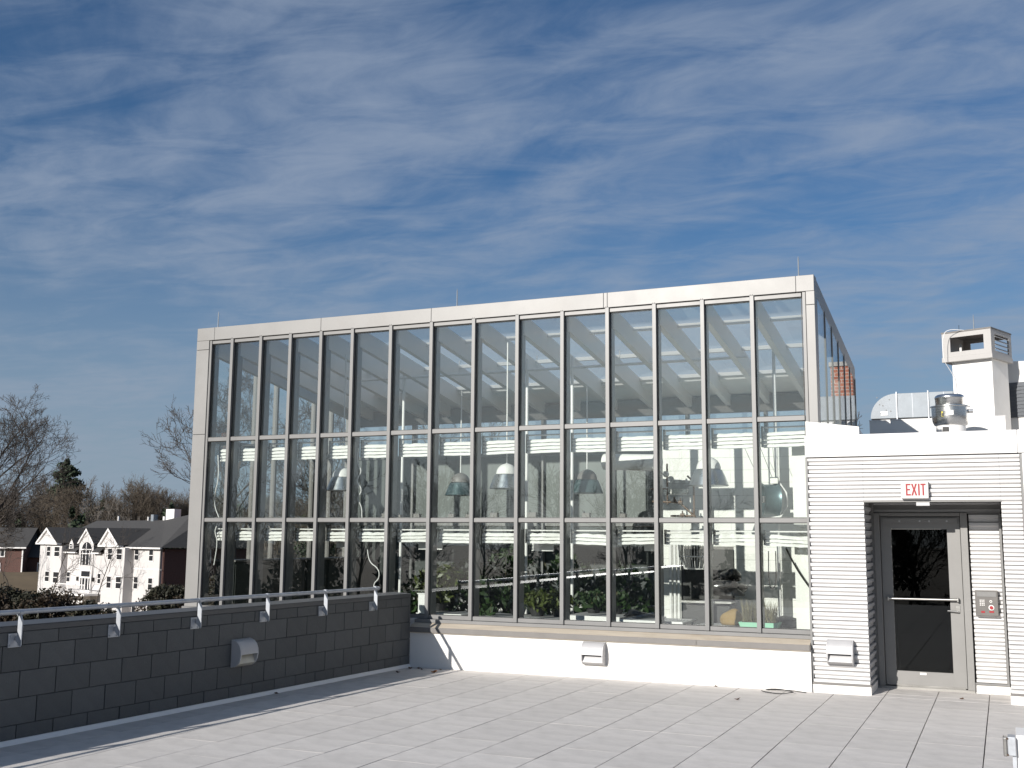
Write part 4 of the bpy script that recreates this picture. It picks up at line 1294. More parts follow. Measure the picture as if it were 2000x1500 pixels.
duct = thing('roof_duct', (1.5, 4.9, 3.95), 'galvanised sheet metal duct with a rounded elbow on the roof curb', 'duct')
arc = []
for i in range(11):
    an = math.radians(90 + 9 * i)
    arc.append((1.24 + 0.42 * math.cos(an), 4.03 + 0.42 * math.sin(an)))
MB().prism(arc + [(1.24, 4.03)], 'Y', 4.6, 5.2).build('elbow', GALVDUCT, duct)
for (x0, x1) in ((1.262, 1.745), (1.765, 2.15)):
    mm = MB().box(x0, 4.6, 4.03, x1, 5.2, 4.45)
    mm.v = [(a, b + (0 if b > 5 else 0), cc) for a, b, cc in mm.v]
    mm.build('duct_section', GALVDUCT, duct, bevel=0.004)
for x0 in (1.242, 1.747):
    MB().box(x0, 4.575, 4.005, x0 + 0.018, 5.225, 4.475).build('flange', GALV, duct)
for x0 in (1.50, 2.0):
    MB().box(x0, 4.594, 4.035, x0 + 0.008, 4.5995, 4.445).build('crease', GALV, duct)
for (a, b) in ((0.12, 0.30), (0.18, 0.12), (0.28, 0.06), (0.30, 0.22), (0.34, 0.34), (0.1, 0.1), (0.24, 0.2)):
    MB().tube([(1.24 - a * .9, 4.592, 4.05 + b), (1.24 - a * .9, 4.6, 4.05 + b)], 0.010, 6).build('rivet', FLASH, duct)
MB().box(0.985, 4.592, 4.08, 1.10, 4.5985, 4.15).build('duct_label', WPAINT, duct)
MB().box(1.30, 4.7, 3.901, 1.42, 5.1, 4.003).box(1.95, 4.7, 3.901, 2.07, 5.1, 4.003).build('duct_support', DECK, duct)
MB().box(1.1, 4.5, 2.95, 2.1, 5.3, 3.90).build('duct_plinth', WHITE, duct)
duct.location = (1.210, 9.26, 4.388)
duct.scale = (1.22, 1.22, 1.22)

# ventilation shaft, turned about 22 degrees
SR = -math.radians(21)
sh = thing('ventilation_shaft', (2.026, 8.60, 3.2), 'white square ventilation shaft with an open louvred cap', 'ventilation shaft', rotz=SR)
# local: x along the front (right), y back, z from 3.2
SW, SD = 0.79, 0.80
z_ = 3.2
MB().box(0, 0, -0.05, SW, SD, 5.60 - z_).build('shaft_body', WHITE, sh, local=True)
CW0, CW1, CD0, CD1 = -0.135, SW + 0.055, -0.13, SD + 0.10
CZ0, CZ1, CZ2 = 5.535 - z_, 5.63 - z_, 6.12 - z_
MB().box(CW0 - .012, CD0 - .012, CZ0, CW1 + .012, CD1 + .012, CZ1).build('cap_skirt', CAPW, sh, local=True, bevel=0.004)
wt_ = 0.03
# front frame with an opening
fx0, fx1, fz0, fz1 = CW0 + 0.165, CW1 - 0.145, CZ1 + 0.10, CZ2 - 0.095
MB().box(CW0, CD0, CZ1 + .002, fx0, CD0 + wt_, CZ2).box(fx1, CD0, CZ1 + .002, CW1, CD0 + wt_, CZ2).box(fx0, CD0, CZ1 + .002, fx1, CD0 + wt_, fz0).box(fx0, CD0, fz1, fx1, CD0 + wt_, CZ2).build('cap_front', CAPW, sh, local=True)
MB().box(CW0, CD1 - wt_, CZ1 + .002, CW0 + .16, CD1, CZ2).box(CW1 - .06, CD1 - wt_, CZ1 + .002, CW1, CD1, CZ2).box(CW0 + .16, CD1 - wt_, CZ2 - .08, CW1 - .06, CD1, CZ2).box(CW0 + .16, CD1 - wt_, CZ1 + .002, CW1 - .06, CD1, CZ1 + .08).build('cap_back', CAPW, sh, local=True)
MB().box(CW0, CD0 + wt_ + .001, CZ1 + .002, CW0 + wt_, CD1 - wt_ - .001, CZ2).build('cap_side', CAPW, sh, local=True)
ls0, ls1 = CD0 + 0.18, CD1 - 0.14
MB().box(CW1 - wt_, CD0 + wt_ + .001, CZ1 + .002, CW1, ls0, CZ2).box(CW1 - wt_, ls1, CZ1 + .002, CW1, CD1 - wt_ - .001, CZ2).box(CW1 - wt_, ls0, CZ2 - .09, CW1, ls1, CZ2).box(CW1 - wt_, ls0, CZ1 + .002, CW1, ls1, CZ1 + .07).build('cap_side', CAPW, sh, local=True)
for k in range(4):
    zz = CZ1 + 0.095 + 0.082 * k
    MB().prism([(CW1 - .05, zz + .05), (CW1 + .012, zz), (CW1 + .012, zz + .008), (CW1 - .05, zz + .058)], 'Y', ls0, ls1).build('louvre', CAPW, sh, local=True)
MB().box(CW0 - .01, CD0 - .01, CZ2 + .001, CW1 + .01, CD1 + .01, CZ2 + .03).build('cap_lid', FLASH, sh, local=True)
MB().box(fx0 + 0.02, CD0 + .40, fz0 + .05, fx0 + 0.06, CD0 + .42, fz0 + .22).build('inner_bracket', WPAINT, sh, local=True)
cable('shaft_cable', [(2.33, 8.38, 6.14), (2.0, 8.25, 6.17), (1.88, 8.23, 6.05), (1.875, 8.23, 5.55), (1.95, 8.35, 5.42), (2.07, 8.50, 5.2), (2.07, 8.48, 4.4)], 0.006, 'thin pale lightning cable running down the left edge of the ventilation shaft')
t = thing('lightning_rod', (2.46, 8.72, 6.15), 'tall pale lightning rod on top of the white ventilation shaft', 'lightning rod', 'lightning rods on the roofs')
MB().tube([(2.46, 8.72, 6.155), (2.46, 8.72, 6.40), (2.46, 8.72, 6.52)], [0.012, 0.010, 0.004], 8).build('rod', GALVDUCT, t)
MB().lathe([(0.03, 0.0), (0.03, 0.012), (0.014, 0.03)], (2.46, 8.72, 6.151), 10).build('base', GALV, t)
t = thing('antenna', (2.18, 8.75, 6.15), 'very thin dark antenna on the shaft cap left of the lightning rod', 'antenna')
MB().tube([(2.18, 8.75, 6.155), (2.18, 8.75, 6.33)], 0.005, 6).build('mast', BLACK, t)
MB().lathe([(0.015, 0), (0.015, .012)], (2.18, 8.75, 6.151), 8).build('base', BLACK, t)

# penthouse to the right, same turn; a sloped top and a grey louvre
ph = thing('roof_penthouse', (3.10, 9.6, 3.2), 'white roof penthouse with a grey louvre at the right edge behind the shaft', 'penthouse', rotz=SR)
PWD = 5.0
MB().prism([(0.0, -0.05), (PWD, -0.05), (PWD, 2.25), (0.0, 2.25)], 'Z', 0.0, 0.001) if False else None
pm = MB()
pm.v = [(-.6, 0, -.05), (PWD, 0, -.05), (PWD, 3, -.05), (-.6, 3, -.05), (-.6, 0, 2.50), (PWD, 0, 2.05), (PWD, 3, 2.05), (-.6, 3, 2.50)]
pm.f = [(0, 3, 2, 1), (4, 5, 6, 7), (0, 1, 5, 4), (1, 2, 6, 5), (2, 3, 7, 6), (3, 0, 4, 7)]
pm.build('penthouse_wall', WHITE, ph, local=True)
lv = MB().box(-0.10, -0.03, 1.28, 0.50, -0.002, 2.0).build('louvre_panel', LOUV, ph, local=True)
MB().box(0.50, -0.06, 1.30, 0.56, -0.002, 2.02).build('louvre_jamb', WPAINT, ph, local=True)
for k in range(9):
    MB().box(-0.09, -0.045, 1.31 + .075 * k, 0.49, -0.031, 1.345 + .075 * k).build('louvre_blade', LOUV, lv, local=True)
t = thing('antenna', (3.47, 9.6, 5.68), 'very thin dark antenna on the white penthouse at the right edge', 'antenna')
MB().tube([(3.47, 9.75, 5.62), (3.47, 9.75, 6.05)], 0.006, 6).build('mast', BLACK, t)
MB().lathe([(0.02, -.1), (0.02, .012)], (3.47, 9.75, 5.61), 8).build('base', BLACK, t)

# brick chimney stack standing to the right: the glasshouse side wall mirrors it
bs = thing('brick_stack', (2.25, 16.4, 3.2), 'square orange red brick stack behind the shaft, mirrored in the glasshouse side panes', 'chimney')
MB().box(1.98, 16.1, -6.0, 2.55, 16.7, 6.75).build('stack_shaft', BRICKL, bs)
MB().box(1.94, 16.06, 6.751, 2.59, 16.74, 6.87).build('stack_cap', CONC, bs)

# ================================================================== white wall end with a junction box, bottom right corner
t = thing('white_wall_end', (3.1, -5.2, 0.0), 'white painted low wall end at the bottom right corner', 'wall')
MB().box(2.820, -5.50, 0.002, 3.90, -5.10, 0.50).build('wall_body', WPAINT, t, bevel=0.006)
t = thing('junction_box', (2.78, -5.5, 0.3), 'small galvanised box bracketed to the low white wall end', 'junction box')
MB().box(2.762, -5.56, 0.355, 2.816, -5.42, 0.492).build('box_body', GALV, t, bevel=0.004)
MB().box(2.728, -5.555, 0.345, 2.758, -5.44, 0.486).build('cover', STEEL, t, bevel=0.008)
MB().box(2.790, -5.53, 0.245, 2.817, -5.515, 0.354).build('bracket', GALV, t)
for zz in (0.36, 0.48):
    MB().tube([(2.755, -5.566, zz), (2.762, -5.561, zz)], 0.008, 6).build('bolt', COPPER, t)
MB().tube([(2.79, -5.54, 0.245), (2.79, -5.54, 0.21)], 0.02, 8).build('conduit_nut', COPPER, t)

# ================================================================== LITTER ON THE TERRACE
def litter(x, y, s, label, m=DRYLEAF, seed=0):
    g = random.Random(seed)
    mm = MB()
    n = 7
    pts = []
    for i in range(n):
        an = 2 * math.pi * i / n
        r_ = s * g.uniform(.45, 1.0)
        pts.append((x + r_ * math.cos(an), y + r_ * .7 * math.sin(an), 0.006 + g.uniform(0, s * .55)))
    mm.v = [(x, y, 0.005)] + pts + [(x, y, 0.002)] + [(a, b, c_ - 0.0015) for a, b, c_ in pts]
    for i in range(n):
        j = (i + 1) % n
        mm.f.append((0, 1 + i, 1 + j)); mm.f.append((n + 1, n + 2 + j, n + 2 + i)); mm.f.append((1 + i, n + 2 + i, n + 2 + j, 1 + j))
    o = mm.build('dead_leaf', m)
    tag(o, label, 'leaf', 'dead leaves blown onto the terrace')


litter(-5.42, -0.22, .05, 'dark curled leaf in the corner where parapet meets the low white wall', seed=1)
litter(-5.30, -0.17, .045, 'second dark leaf of the cluster in the parapet corner', seed=2)
litter(-5.2, -0.25, .04, 'rightmost dark leaf of the cluster in the parapet corner', seed=3)
litter(-4.93, -0.16, .03, 'small dark leaf against the shaded foot of the low white wall', seed=4)
litter(-4.86, -0.50, .06, 'orange brown leaf lying on the sunlit shadow edge near the corner', mat('orange dead leaf', (0.25, 0.10, 0.03), 0.9), seed=5)
litter(-5.33, -0.75, .05, 'brown leaf in the parapet shadow near the corner', seed=6)
litter(-5.60, -3.3, .05, 'brown leaf against the parapet foot below the shaded wall light', seed=7)
litter(-0.28, -1.15, .055, 'single dark leaf on the open pavers left of the door', seed=8)
litter(2.23, 0.22, .035, 'small brown leaf on the pavers before the door threshold', seed=9)
litter(-0.82, -0.06, .03, 'tiny leaf at the foot of the low white wall right of its light', seed=10)
cable('wire_loop', [(-0.18, -0.20, .008), (-0.12, -0.38, .02), (0.10, -0.45, .012), (0.26, -0.36, .03), (0.22, -0.22, .02), (0.02, -0.16, .04), (-0.20, -0.12, .01), (0.15, -0.08, .02), (0.38, -0.14, .008)], 0.006,
      'thin dark wire lying in a loop on the pavers left of the annex', BLACK, 'wire')

# ================================================================== TREES
def tree_arrays(seed, base, height, r0, levels=5, lean=(0, 0, 0), spread=0.9, twig=0.012, nchild=(6, 6, 5, 4, 3), first=0.35, up=0.10, sides=(8, 6, 5, 4, 3, 3)):
    g = random.Random(seed)
    VV = []; FF = []
    nv = 0

    def tube(pts, rs, k):
        nonlocal nv
        up_ = None
        n = len(pts)
        for i, p in enumerate(pts):
            d = (pts[min(i + 1, n - 1)] - pts[max(i - 1, 0)]).normalized()
            a = Vector((0, 0, 1)) if abs(d.z) < .9 else Vector((1, 0, 0))
            s = d.cross(a).normalized(); t_ = s.cross(d)
            for j in range(k):
                an = 6.28318 * j / k
                q = p + (s * math.cos(an) + t_ * math.sin(an)) * rs[i]
                VV.append((q.x, q.y, q.z))
        for i in range(n - 1):
            for j in range(k):
                a = nv + i * k + j; b = nv + i * k + (j + 1) % k
                FF.append((a, b, b + k, a + k))
        nv += n * k

    def grow(p, d, L, r, lev):
        n = 6 if lev == 0 else (5 if lev < 3 else 3)
        pts = [p.copy()]; rs = [r]
        wig = 0.10 if lev == 0 else (0.20 if lev < 3 else 0.15)
        for i in range(n):
            d = (d + Vector((g.gauss(0, wig), g.gauss(0, wig), g.gauss(0, wig) + (up if lev else 0.03)))).normalized()
            p = p + d * (L / n)
            pts.append(p.copy())
            rs.append(max(twig * .7, r * (1 - 0.72 * (i + 1) / n)))
        tube(pts, rs, sides[min(lev, len(sides) - 1)])
        if lev >= levels - 1:
            return
        nc = nchild[min(lev, len(nchild) - 1)]
        for c_ in range(nc):
            f = first + (1 - first) * (c_ + g.random()) / nc if lev == 0 else 0.25 + 0.75 * (c_ + g.random()) / nc
            f = min(f, 0.999)
            i = min(int(f * n), n - 1); t_ = f * n - i
            q = pts[i].lerp(pts[i + 1], t_)
            rr = rs[i] * (1 - t_) + rs[i + 1] * t_
            dd = (pts[i + 1] - pts[i]).normalized()
            an = g.uniform(0.45, 1.0) * spread
            ax = dd.cross(Vector((g.gauss(0, 1), g.gauss(0, 1), g.gauss(0, 1)))).normalized()
            nd = Matrix.Rotation(an, 3, ax) @ dd
            LL = L * g.uniform(.42, .66) * (1.15 - 0.5 * f)
            grow(q, nd, LL, max(twig, rr * g.uniform(.5, .7)), lev + 1)

    d0 = Vector((lean[0], lean[1], 1.0)).normalized()
    grow(Vector((0, 0, 0)), d0, height, r0, 0)
    return np.array(VV), np.array(FF)


def bare_tree(base, label, seed, height, r0, m=BARK, **kw):
    t = thing('bare_tree', base, label, 'tree', 'leafless trees')
    V, F = tree_arrays(seed, base, height, r0, **kw)
    o = np_object('branches', V, F, m, t)
    return t


bare_tree((-50.7, 28.1, -6.3), 'large leafless tree at the left edge with a wide twiggy crown', 21, 12.3, .30, levels=6, nchild=(10, 7, 6, 5, 3), twig=.010, first=.38, spread=1.0)
bare_tree((-42.6, 42.0, -6.3), 'leafless tree with a leaning pale trunk beside the glasshouse corner', 8, 14.6, .22, m=BARK, levels=6, lean=(-.27, -.13, 0), nchild=(8, 5, 5, 4, 3), twig=.015, first=.56, spread=0.95)
bare_tree((-45.2, 45.6, -6.3), 'upright leafless tree partly hidden behind the glasshouse column', 13, 14.6, .18, levels=6, nchild=(9, 6, 5, 4, 3), twig=.013, first=.5, spread=.8)
# seen through the glass and beyond the annex roof
bare_tree((-34.0, 43.0, -6.3), 'leafless tree seen through the second and third bays of the glasshouse', 15, 13.0, .2, levels=5, nchild=(10, 7, 6, 4), twig=.018, first=.4)
bare_tree((-27.0, 44.0, -6.3), 'leafless tree seen through the fourth bay of the glasshouse', 16, 11.5, .2, levels=5, nchild=(10, 7, 6, 4), twig=.018, first=.4)
bare_tree((-3.9, 47.3, -4.5), 'leafless tree top beside the glasshouse right corner above the roof curb', 17, 9.3, .2, levels=5, nchild=(10, 7, 6, 4), twig=.018, first=.45)
# slim trees in front of the white house; their shadows fall on its walls
for k, (x, y, h, s_, lab) in enumerate(((-76.2, 65.0, 7.6, 31, 'slim leafless tree before the right wing of the white house'), (-83.3, 66.2, 7.4, 32, 'slim leafless tree before the arched window of the white house'),
                                   (-90.6, 68.5, 7.2, 33, 'slim leafless tree before the left bay of the white house'))):
    bare_tree((x, y, -6.3), lab, s_, h, .07, levels=4, nchild=(7, 4, 3), twig=.016, first=.35)

# pine above the woods
def evergreen(base, label, seed, H, R, n, size, cat='tree', m=NEEDLE, tiers=9, name='pine_tree', low=0.45, flat=0.5):
    t = thing(name, base, label, cat)
    MB().tube([(0, 0, 0), (0.1, 0, H * .6), (0, 0.1, H * .97)], [H * .022, H * .014, .03], 7).build('trunk', BARK, t, local=True)
    g = np.random.default_rng(seed)
    Vs, Fs, nv = [], [], 0
    for k in range(tiers):
        f = k / (tiers - 1)
        z = H * (low + (0.98 - low) * f)
        rr = R * (1 - f) ** .6 * g.uniform(.75, 1.1) + R * .16
        for q in range(5):
            an = g.uniform(0, 6.28)
            c_ = (rr * .55 * math.cos(an), rr * .55 * math.sin(an), z + g.normal() * H * .012)
            V, F = leaves(c_, rr * .52, rr * .52, H * .036 * flat * 2, max(20, int(n / tiers / 5)), size, int(g.integers(1e6)), 0.1, 0.1)
            Vs.append(V); Fs.append(F + nv); nv += len(V)
    np_object('crown', np.concatenate(Vs), np.concatenate(Fs), m, t)
    return t


evergreen((-130.3, 112.3, -1.0), 'dark pine with a domed crown standing above the winter woods', 5, 14.3, 3.0, 3600, .32, tiers=8, low=.62)
evergreen((-8.5, 75.0, -6.0), 'dark evergreen seen low between the glasshouse corner and the duct', 6, 13.2, 3.5, 2500, .35, tiers=9, low=.3)
evergreen((-62.5, 93.0, -5.0), 'dark spruce seen through the fifth bay of the glasshouse', 7, 17.0, 3.6, 2600, .35, tiers=10, low=.3)
evergreen((-58.5, 93.5, -5.0), 'second dark spruce seen through the fifth bay of the glasshouse', 9, 15.5, 3.4, 2600, .35, tiers=10, low=.3)

# pale trunked trees that stand out of the woods
for k, (px_, D) in enumerate(((175, 150), (192, 150), (148, 158))):
    pass
bare_tree((-107.5, 96.0, -4.0), 'pale barked leafless tree behind the white house roof ridge', 41, 8.3, .14, m=BARKP, levels=5, nchild=(8, 5, 4, 3), twig=.022, first=.35)
bare_tree((-104.5, 97.5, -4.2), 'second pale barked leafless tree right behind the white house roof', 42, 8.0, .14, m=BARKP, levels=5, nchild=(8, 5, 4, 3), twig=.022, first=.35)

# far woods: one mass of leafless crowns with some evergreens, built from a few shapes
g = np.random.default_rng(11)
vari = [tree_arrays(100 + k, None, 13.0, .22, levels=4, nchild=(13, 9, 6), twig=.034, first=.22, spread=1.0, sides=(5, 4, 3, 3)) for k in range(5)]


def woods(name, spots, material, hscale=(0.75, 1.1)):
    Vs, Fs, nv = [], [], 0
    for (x, y) in spots:
        V, F = vari[int(g.integers(len(vari)))]
        a = g.uniform(0, 6.28); s = g.uniform(*hscale)
        c_, s_ = math.cos(a), math.sin(a)
        W = V * s
        W = np.stack([W[:, 0] * c_ - W[:, 1] * s_ + x, W[:, 0] * s_ + W[:, 1] * c_ + y, W[:, 2] + ground_z(x, y)], 1)
        Vs.append(W); Fs.append(F + nv); nv += len(W)
    o = np_object(name, np.concatenate(Vs), np.concatenate(Fs), material)
    o['kind'] = 'stuff'
    return o


def polar(az_deg, D):
    a = math.radians(az_deg)
    return CAM[0] - math.sin(a) * D, CAM[1] + math.cos(a) * D


spots = []
for k in range(150):
    az = g.uniform(30, 56); D = g.uniform(158, 225)
    spots.append(polar(az, D))
for k in range(60):
    spots.append(polar(g.uniform(-3, 31), g.uniform(120, 190)))
for k in range(70):
    spots.append(polar(g.uniform(1, 29), g.uniform(58, 100)))
woods('far_woods', spots, TWIG, (0.52, 0.72))
spots = []
for k in range(60):
    a = g.uniform(-75, 75)
    D = g.uniform(62, 110)
    spots.append((CAM[0] - math.sin(math.radians(a)) * D, CAM[1] - math.cos(math.radians(a)) * D))
woods('woods_behind_the_terrace', spots, TWIG, (0.7, 0.95))
# evergreen understorey in the same woods
Vs, Fs, nv = [], [], 0
for k in range(132):
    if 46 <= k < 92:
        x, y = polar(g.uniform(1, 28.5), g.uniform(56, 95))
    elif k < 26:
        x, y = polar(g.uniform(4, 55), g.uniform(150, 200))
    else:
        a = math.radians(g.uniform(-70, 70)); D = g.uniform(75, 112)
        x, y = CAM[0] - math.sin(a) * D, CAM[1] - math.cos(a) * D
    hh_ = g.uniform(6.5, 9.5)
    for q in range(9):
        f = q / 8
        V, F = leaves((x + g.normal() * .5, y + g.normal() * .5, ground_z(x, y) + hh_ * (.15 + .8 * f)), 2.6 * (1.1 - f), 2.6 * (1.1 - f), hh_ * .10, 110, .34, int(g.integers(1e6)), 0.1, 0.1)
        Vs.append(V); Fs.append(F + nv); nv += len(V)
o = np_object('evergreen_woods', np.concatenate(Vs), np.concatenate(Fs), NEEDLE); o['kind'] = 'stuff'


# big dark shrubs outside the parapet
def shrub(base, H, R, n, seed, label):
    t = thing('evergreen_shrub', base, label, 'shrub', 'dark shrubs beyond the parapet')
    g_ = np.random.default_rng(seed)
    MB().tube([(0, 0, 0), (0, 0, H * .8)], [.12, .03], 7).build('stem', BARK, t, local=True)
    for nm, m_, nn in (('foliage', HEDGE, n), ('bronze_foliage', HEDGER, n // 2)):
        Vs, Fs, nv = [], [], 0
        for q in range(34):
            d = g_.normal(size=3); d /= np.linalg.norm(d)
            d[2] = abs(d[2]) if g_.random() < .7 else d[2]
            c_ = (d[0] * R * .85, d[1] * R * .85, H - 1.30 + d[2] * .95) if q < 26 else (d[0] * R * .6, d[1] * R * .6, H * g_.uniform(.2, .6))
            rr = R * g_.uniform(.22, .36)
            V, F = leaves(c_, rr, rr, rr * .9, nn // 34, .045, int(g_.integers(1e6)), .1, .2)
            Vs.append(V); Fs.append(F + nv); nv += len(V)
        np_object(nm, np.concatenate(Vs), np.concatenate(Fs), m_, t)


shrub((-19.3, 4.2, -4.9), 5.68, 1.30, 26000, 1, 'dark evergreen shrub at the left edge above the parapet rail')
shrub((-18.05, 4.7, -4.9), 5.66, 1.15, 26000, 2, 'middle dark evergreen shrub before the white house left bay')
shrub((-17.2, 5.15, -4.9), 5.45, .85, 18000, 3, 'rightmost shrub of the dark clump below the white house centre')
shrub((-15.55, 6.1, -4.9), 5.80, 0.95, 22000, 4, 'dark evergreen shrub standing alone beside the glasshouse left column')

for k, (az, D, R_, lab) in enumerate(((37.2, 34, 1.5, 'dark shrub seen low through the first two bays of the glasshouse'), (34.2, 36, 1.5, 'dark shrub seen low through the third bay of the glasshouse'),
                                (31.4, 38, 1.5, 'dark shrub seen low through the fourth bay of the glasshouse'), (28.6, 40, 1.6, 'dark shrub seen low through the fifth bay of the glasshouse'),
                                (25.6, 42, 1.6, 'dark shrub seen low through the sixth bay of the glasshouse'))):
    x, y = polar(az, D)
    shrub((x, y, -5.6), 6.9 + 0.15 * (k % 2), R_, 9000, 60 + k, lab)

# ================================================================== WHITE HOUSE (local: x = distance s along the front from its right corner, y = outward)
HE = Vector((-0.962, 0.274)); HN = Vector((-0.274, -0.962))
HB = Vector((-69.909, 66.658))
house = thing('white_house', (HB.x, HB.y, -6.3), 'large white stucco house with gabled bays and a charcoal shingle roof', 'house')
GZ = -6.3


def hp(s, t_, z):
    p = HB + HE * s + HN * t_
    return (p.x, p.y, z)


def hbox(mb, s0, s1, t0, t1, z0, z1):
    n = len(mb.v)
    for z in (z0, z1):
        for (s, t_) in ((s0, t0), (s1, t0), (s1, t1), (s0, t1)):
            mb.v.append(hp(s, t_, z))
    for q in ((0, 3, 2, 1), (4, 5, 6, 7), (0, 1, 5, 4), (1, 2, 6, 5), (2, 3, 7, 6), (3, 0, 4, 7)):
        mb.f.append(tuple(n + i for i in q))
    return mb


def hpoly(mb, pts):
    n = len(mb.v)
    mb.v += [hp(*p) for p in pts]
    mb.f.append(tuple(range(n, n + len(pts))))
    return mb


def hprism_t(mb, sz, t0, t1):
    """(s,z) polygon extruded along t"""
    n = len(mb.v); k = len(sz)
    for t_ in (t0, t1):
        mb.v += [hp(s, t_, z) for s, z in sz]
    mb.f.append(tuple(range(n, n + k))); mb.f.append(tuple(range(n + 2 * k - 1, n + k - 1, -1)))
    for i in range(k):
        j = (i + 1) % k
        mb.f.append((n + i, n + k + i, n + k + j, n + j))
    return mb


DEP = -11.0
hbox(MB(), 0.25, 5.45, DEP + .1, 0.0, GZ - .5, 0.62).build('wall', STUCCO, house)
hbox(MB(), 5.452, 16.9, DEP + .1, -0.05, GZ - .5, 0.16).build('wall', STUCCO, house)
hbox(MB(), 16.902, 21.6, DEP + .1, 0.0, GZ - .5, 0.62).build('wall', STUCCO, house)
hbox(MB(), 0.0, 0.248, DEP, -0.25, GZ - .5, 0.60).build('side_wall', BRICK, house, label='dark brick side wall of the white house')
hbox(MB(), 4.83, 8.55, 0.002, 1.0, GZ - .5, 0.70).build('bay_wall', STUCCO, house)
hbox(MB(), 16.94, 21.54, 0.002, 1.0, GZ - .5, 0.72).build('bay_wall', STUCCO, house)
# centre gable wall with its pointed top
hprism_t(MB(), [(11.66, GZ), (14.45, GZ), (14.45, 1.15), (13.05, 2.35), (11.66, 1.15)], -0.045, 0.45).build('gable_wall', STUCCO, house)
for (a, b, ap, zb2, zap) in ((5.92, 9.3, 7.75, 0.86, 2.35), (17.9, 21.97, 20.0, 0.98, 2.42)):
    hprism_t(MB(), [(a, zb2), (b, zb2), (ap, zap)], 0.9, 1.05).build('gable', STUCCO, house)
    hprism_t(MB(), [(a - .25, zb2 - .12), (b + .25, zb2 - .12), (b + .25, zb2 + .02), (a - .25, zb2 + .02)], 0.7, 1.22).build('gable_cornice', TRIMW, house)
    for sgn, e_ in ((1, a - .25), (-1, b + .25)):
        hprism_t(MB(), [(e_, zb2 + .02), (e_ + sgn * .28, zb2 + .02), (ap, zap - .02), (ap, zap + .22)], 0.95, 1.25).build('barge_board', TRIMW, house)
    mm = MB()
    for (e_,) in ((a - .25,), (b + .25,)):
        hpoly(mm, [(e_, 1.26, zb2 + .06), (ap, 1.26, zap + .24), (ap, -3.4, zap + .24), (e_, -3.4, zb2 + .06)])
        hpoly(mm, [(e_, 1.26, zb2 - .04), (ap, 1.26, zap + .14), (ap, -3.4, zap + .14), (e_, -3.4, zb2 - .04)])
    mm.build('gable_roof', SHING, house)
for sgn, e_ in ((1, 11.4), (-1, 14.7)):
    hprism_t(MB(), [(e_, 1.0), (e_ + sgn * .28, 1.0), (13.05, 2.32), (13.05, 2.56)], 0.42, 0.62).build('barge_board', TRIMW, house)
mm = MB()
for e_ in (11.35, 14.75):
    hpoly(mm, [(e_, .63, 1.02), (13.05, .63, 2.60), (13.05, -3.4, 2.60), (e_, -3.4, 1.02)])
    hpoly(mm, [(e_, .63, .94), (13.05, .63, 2.50), (13.05, -3.4, 2.50), (e_, -3.4, .94)])
mm.build('gable_roof', SHING, house)
# main hip roofs
EV = 0.75
mm = MB()
# right wing hip (pyramidal) : eaves s -0.4..6, ridge at (3.4, -5.6)
hpoly(mm, [(-0.45, 0.45, EV), (6.0, 0.45, EV), (8.5, -5.5, 3.45), (3.6, -5.5, 4.05)])
hpoly(mm, [(-0.45, 0.45, EV), (3.6, -5.5, 4.05), (2.2, -6.8, 4.05), (-0.45, DEP - .4, EV)])
hpoly(mm, [(-0.45, DEP - .4, EV), (2.2, -6.8, 4.05), (3.6, -5.5, 4.05), (8.5, -5.5, 3.45), (22.0, -5.5, 3.45), (25.0, DEP - .4, EV)])
# long main roof
hpoly(mm, [(6.0, 0.45, EV), (22.0, 0.45, EV), (22.0, -5.5, 3.45), (8.5, -5.5, 3.45)])
hpoly(mm, [(22.0, 0.45, EV), (25.5, DEP - .4, EV), (22.0, -5.5, 3.45)])
mm.build('roof', SHING, house)
mm = MB()
hpoly(mm, [(5.4, -.2, EV - .02), (22.0, -.2, EV - .02), (22.0, -3.2, 2.25), (5.4, -3.2, 2.25)])
hpoly(mm, [(5.4, -3.2, 2.25), (22.0, -3.2, 2.25), (22.0, -5.5, 2.22), (5.4, -5.5, 2.22)])
mm.build('front_roof', SHING, house)
hbox(MB(), -0.40, 5.75, 0.30, 0.50, EV - .14, EV + .0).build('gutter', TRIMW, house)
hbox(MB(), 0.05, 0.16, 0.02, 0.12, GZ, EV - .14).build('downspout', FLASH, house)
hbox(MB(), -0.02, 4.8, 0.002, 0.03, -1.36, -1.28).build('belt_course', TRIMW, house)
# low entrance roofs left and right of the centre gable
for (a, b) in ((14.6, 17.9), (10.0, 11.5)):
    mm = MB()
    hpoly(mm, [(a, .75, .20), (b, .75, .20), (b, -.4, 1.05), (a, -.4, 1.05)])
    hpoly(mm, [(a, .75, .12), (b, .75, .12), (b, -.4, .97), (a, -.4, .97)])
    mm.build('porch_roof', SHING, house)
    hbox(MB(), a, b, .55, .82, .02, .14).build('porch_fascia', TRIMW, house)
hbox(MB(), 14.46, 16.9, -.04, .35, GZ, .02).build('porch_wall', STUCCO, house)
hbox(MB(), 8.56, 11.65, -.04, .35, GZ, .02).build('porch_wall', STUCCO, house)
# little dormer
hprism_t(MB(), [(15.55, .45), (16.45, .45), (16.45, .95), (16.0, 1.5), (15.55, .95)], -.3, .5).build('dormer', STUCCO, house)
mm = MB()
for e_ in (15.45, 16.55):
    hpoly(mm, [(e_, .56, .90), (16.0, .56, 1.60), (16.0, -1.5, 1.60), (e_, -1.5, .90)])
mm.build('dormer_roof', SHING, house)


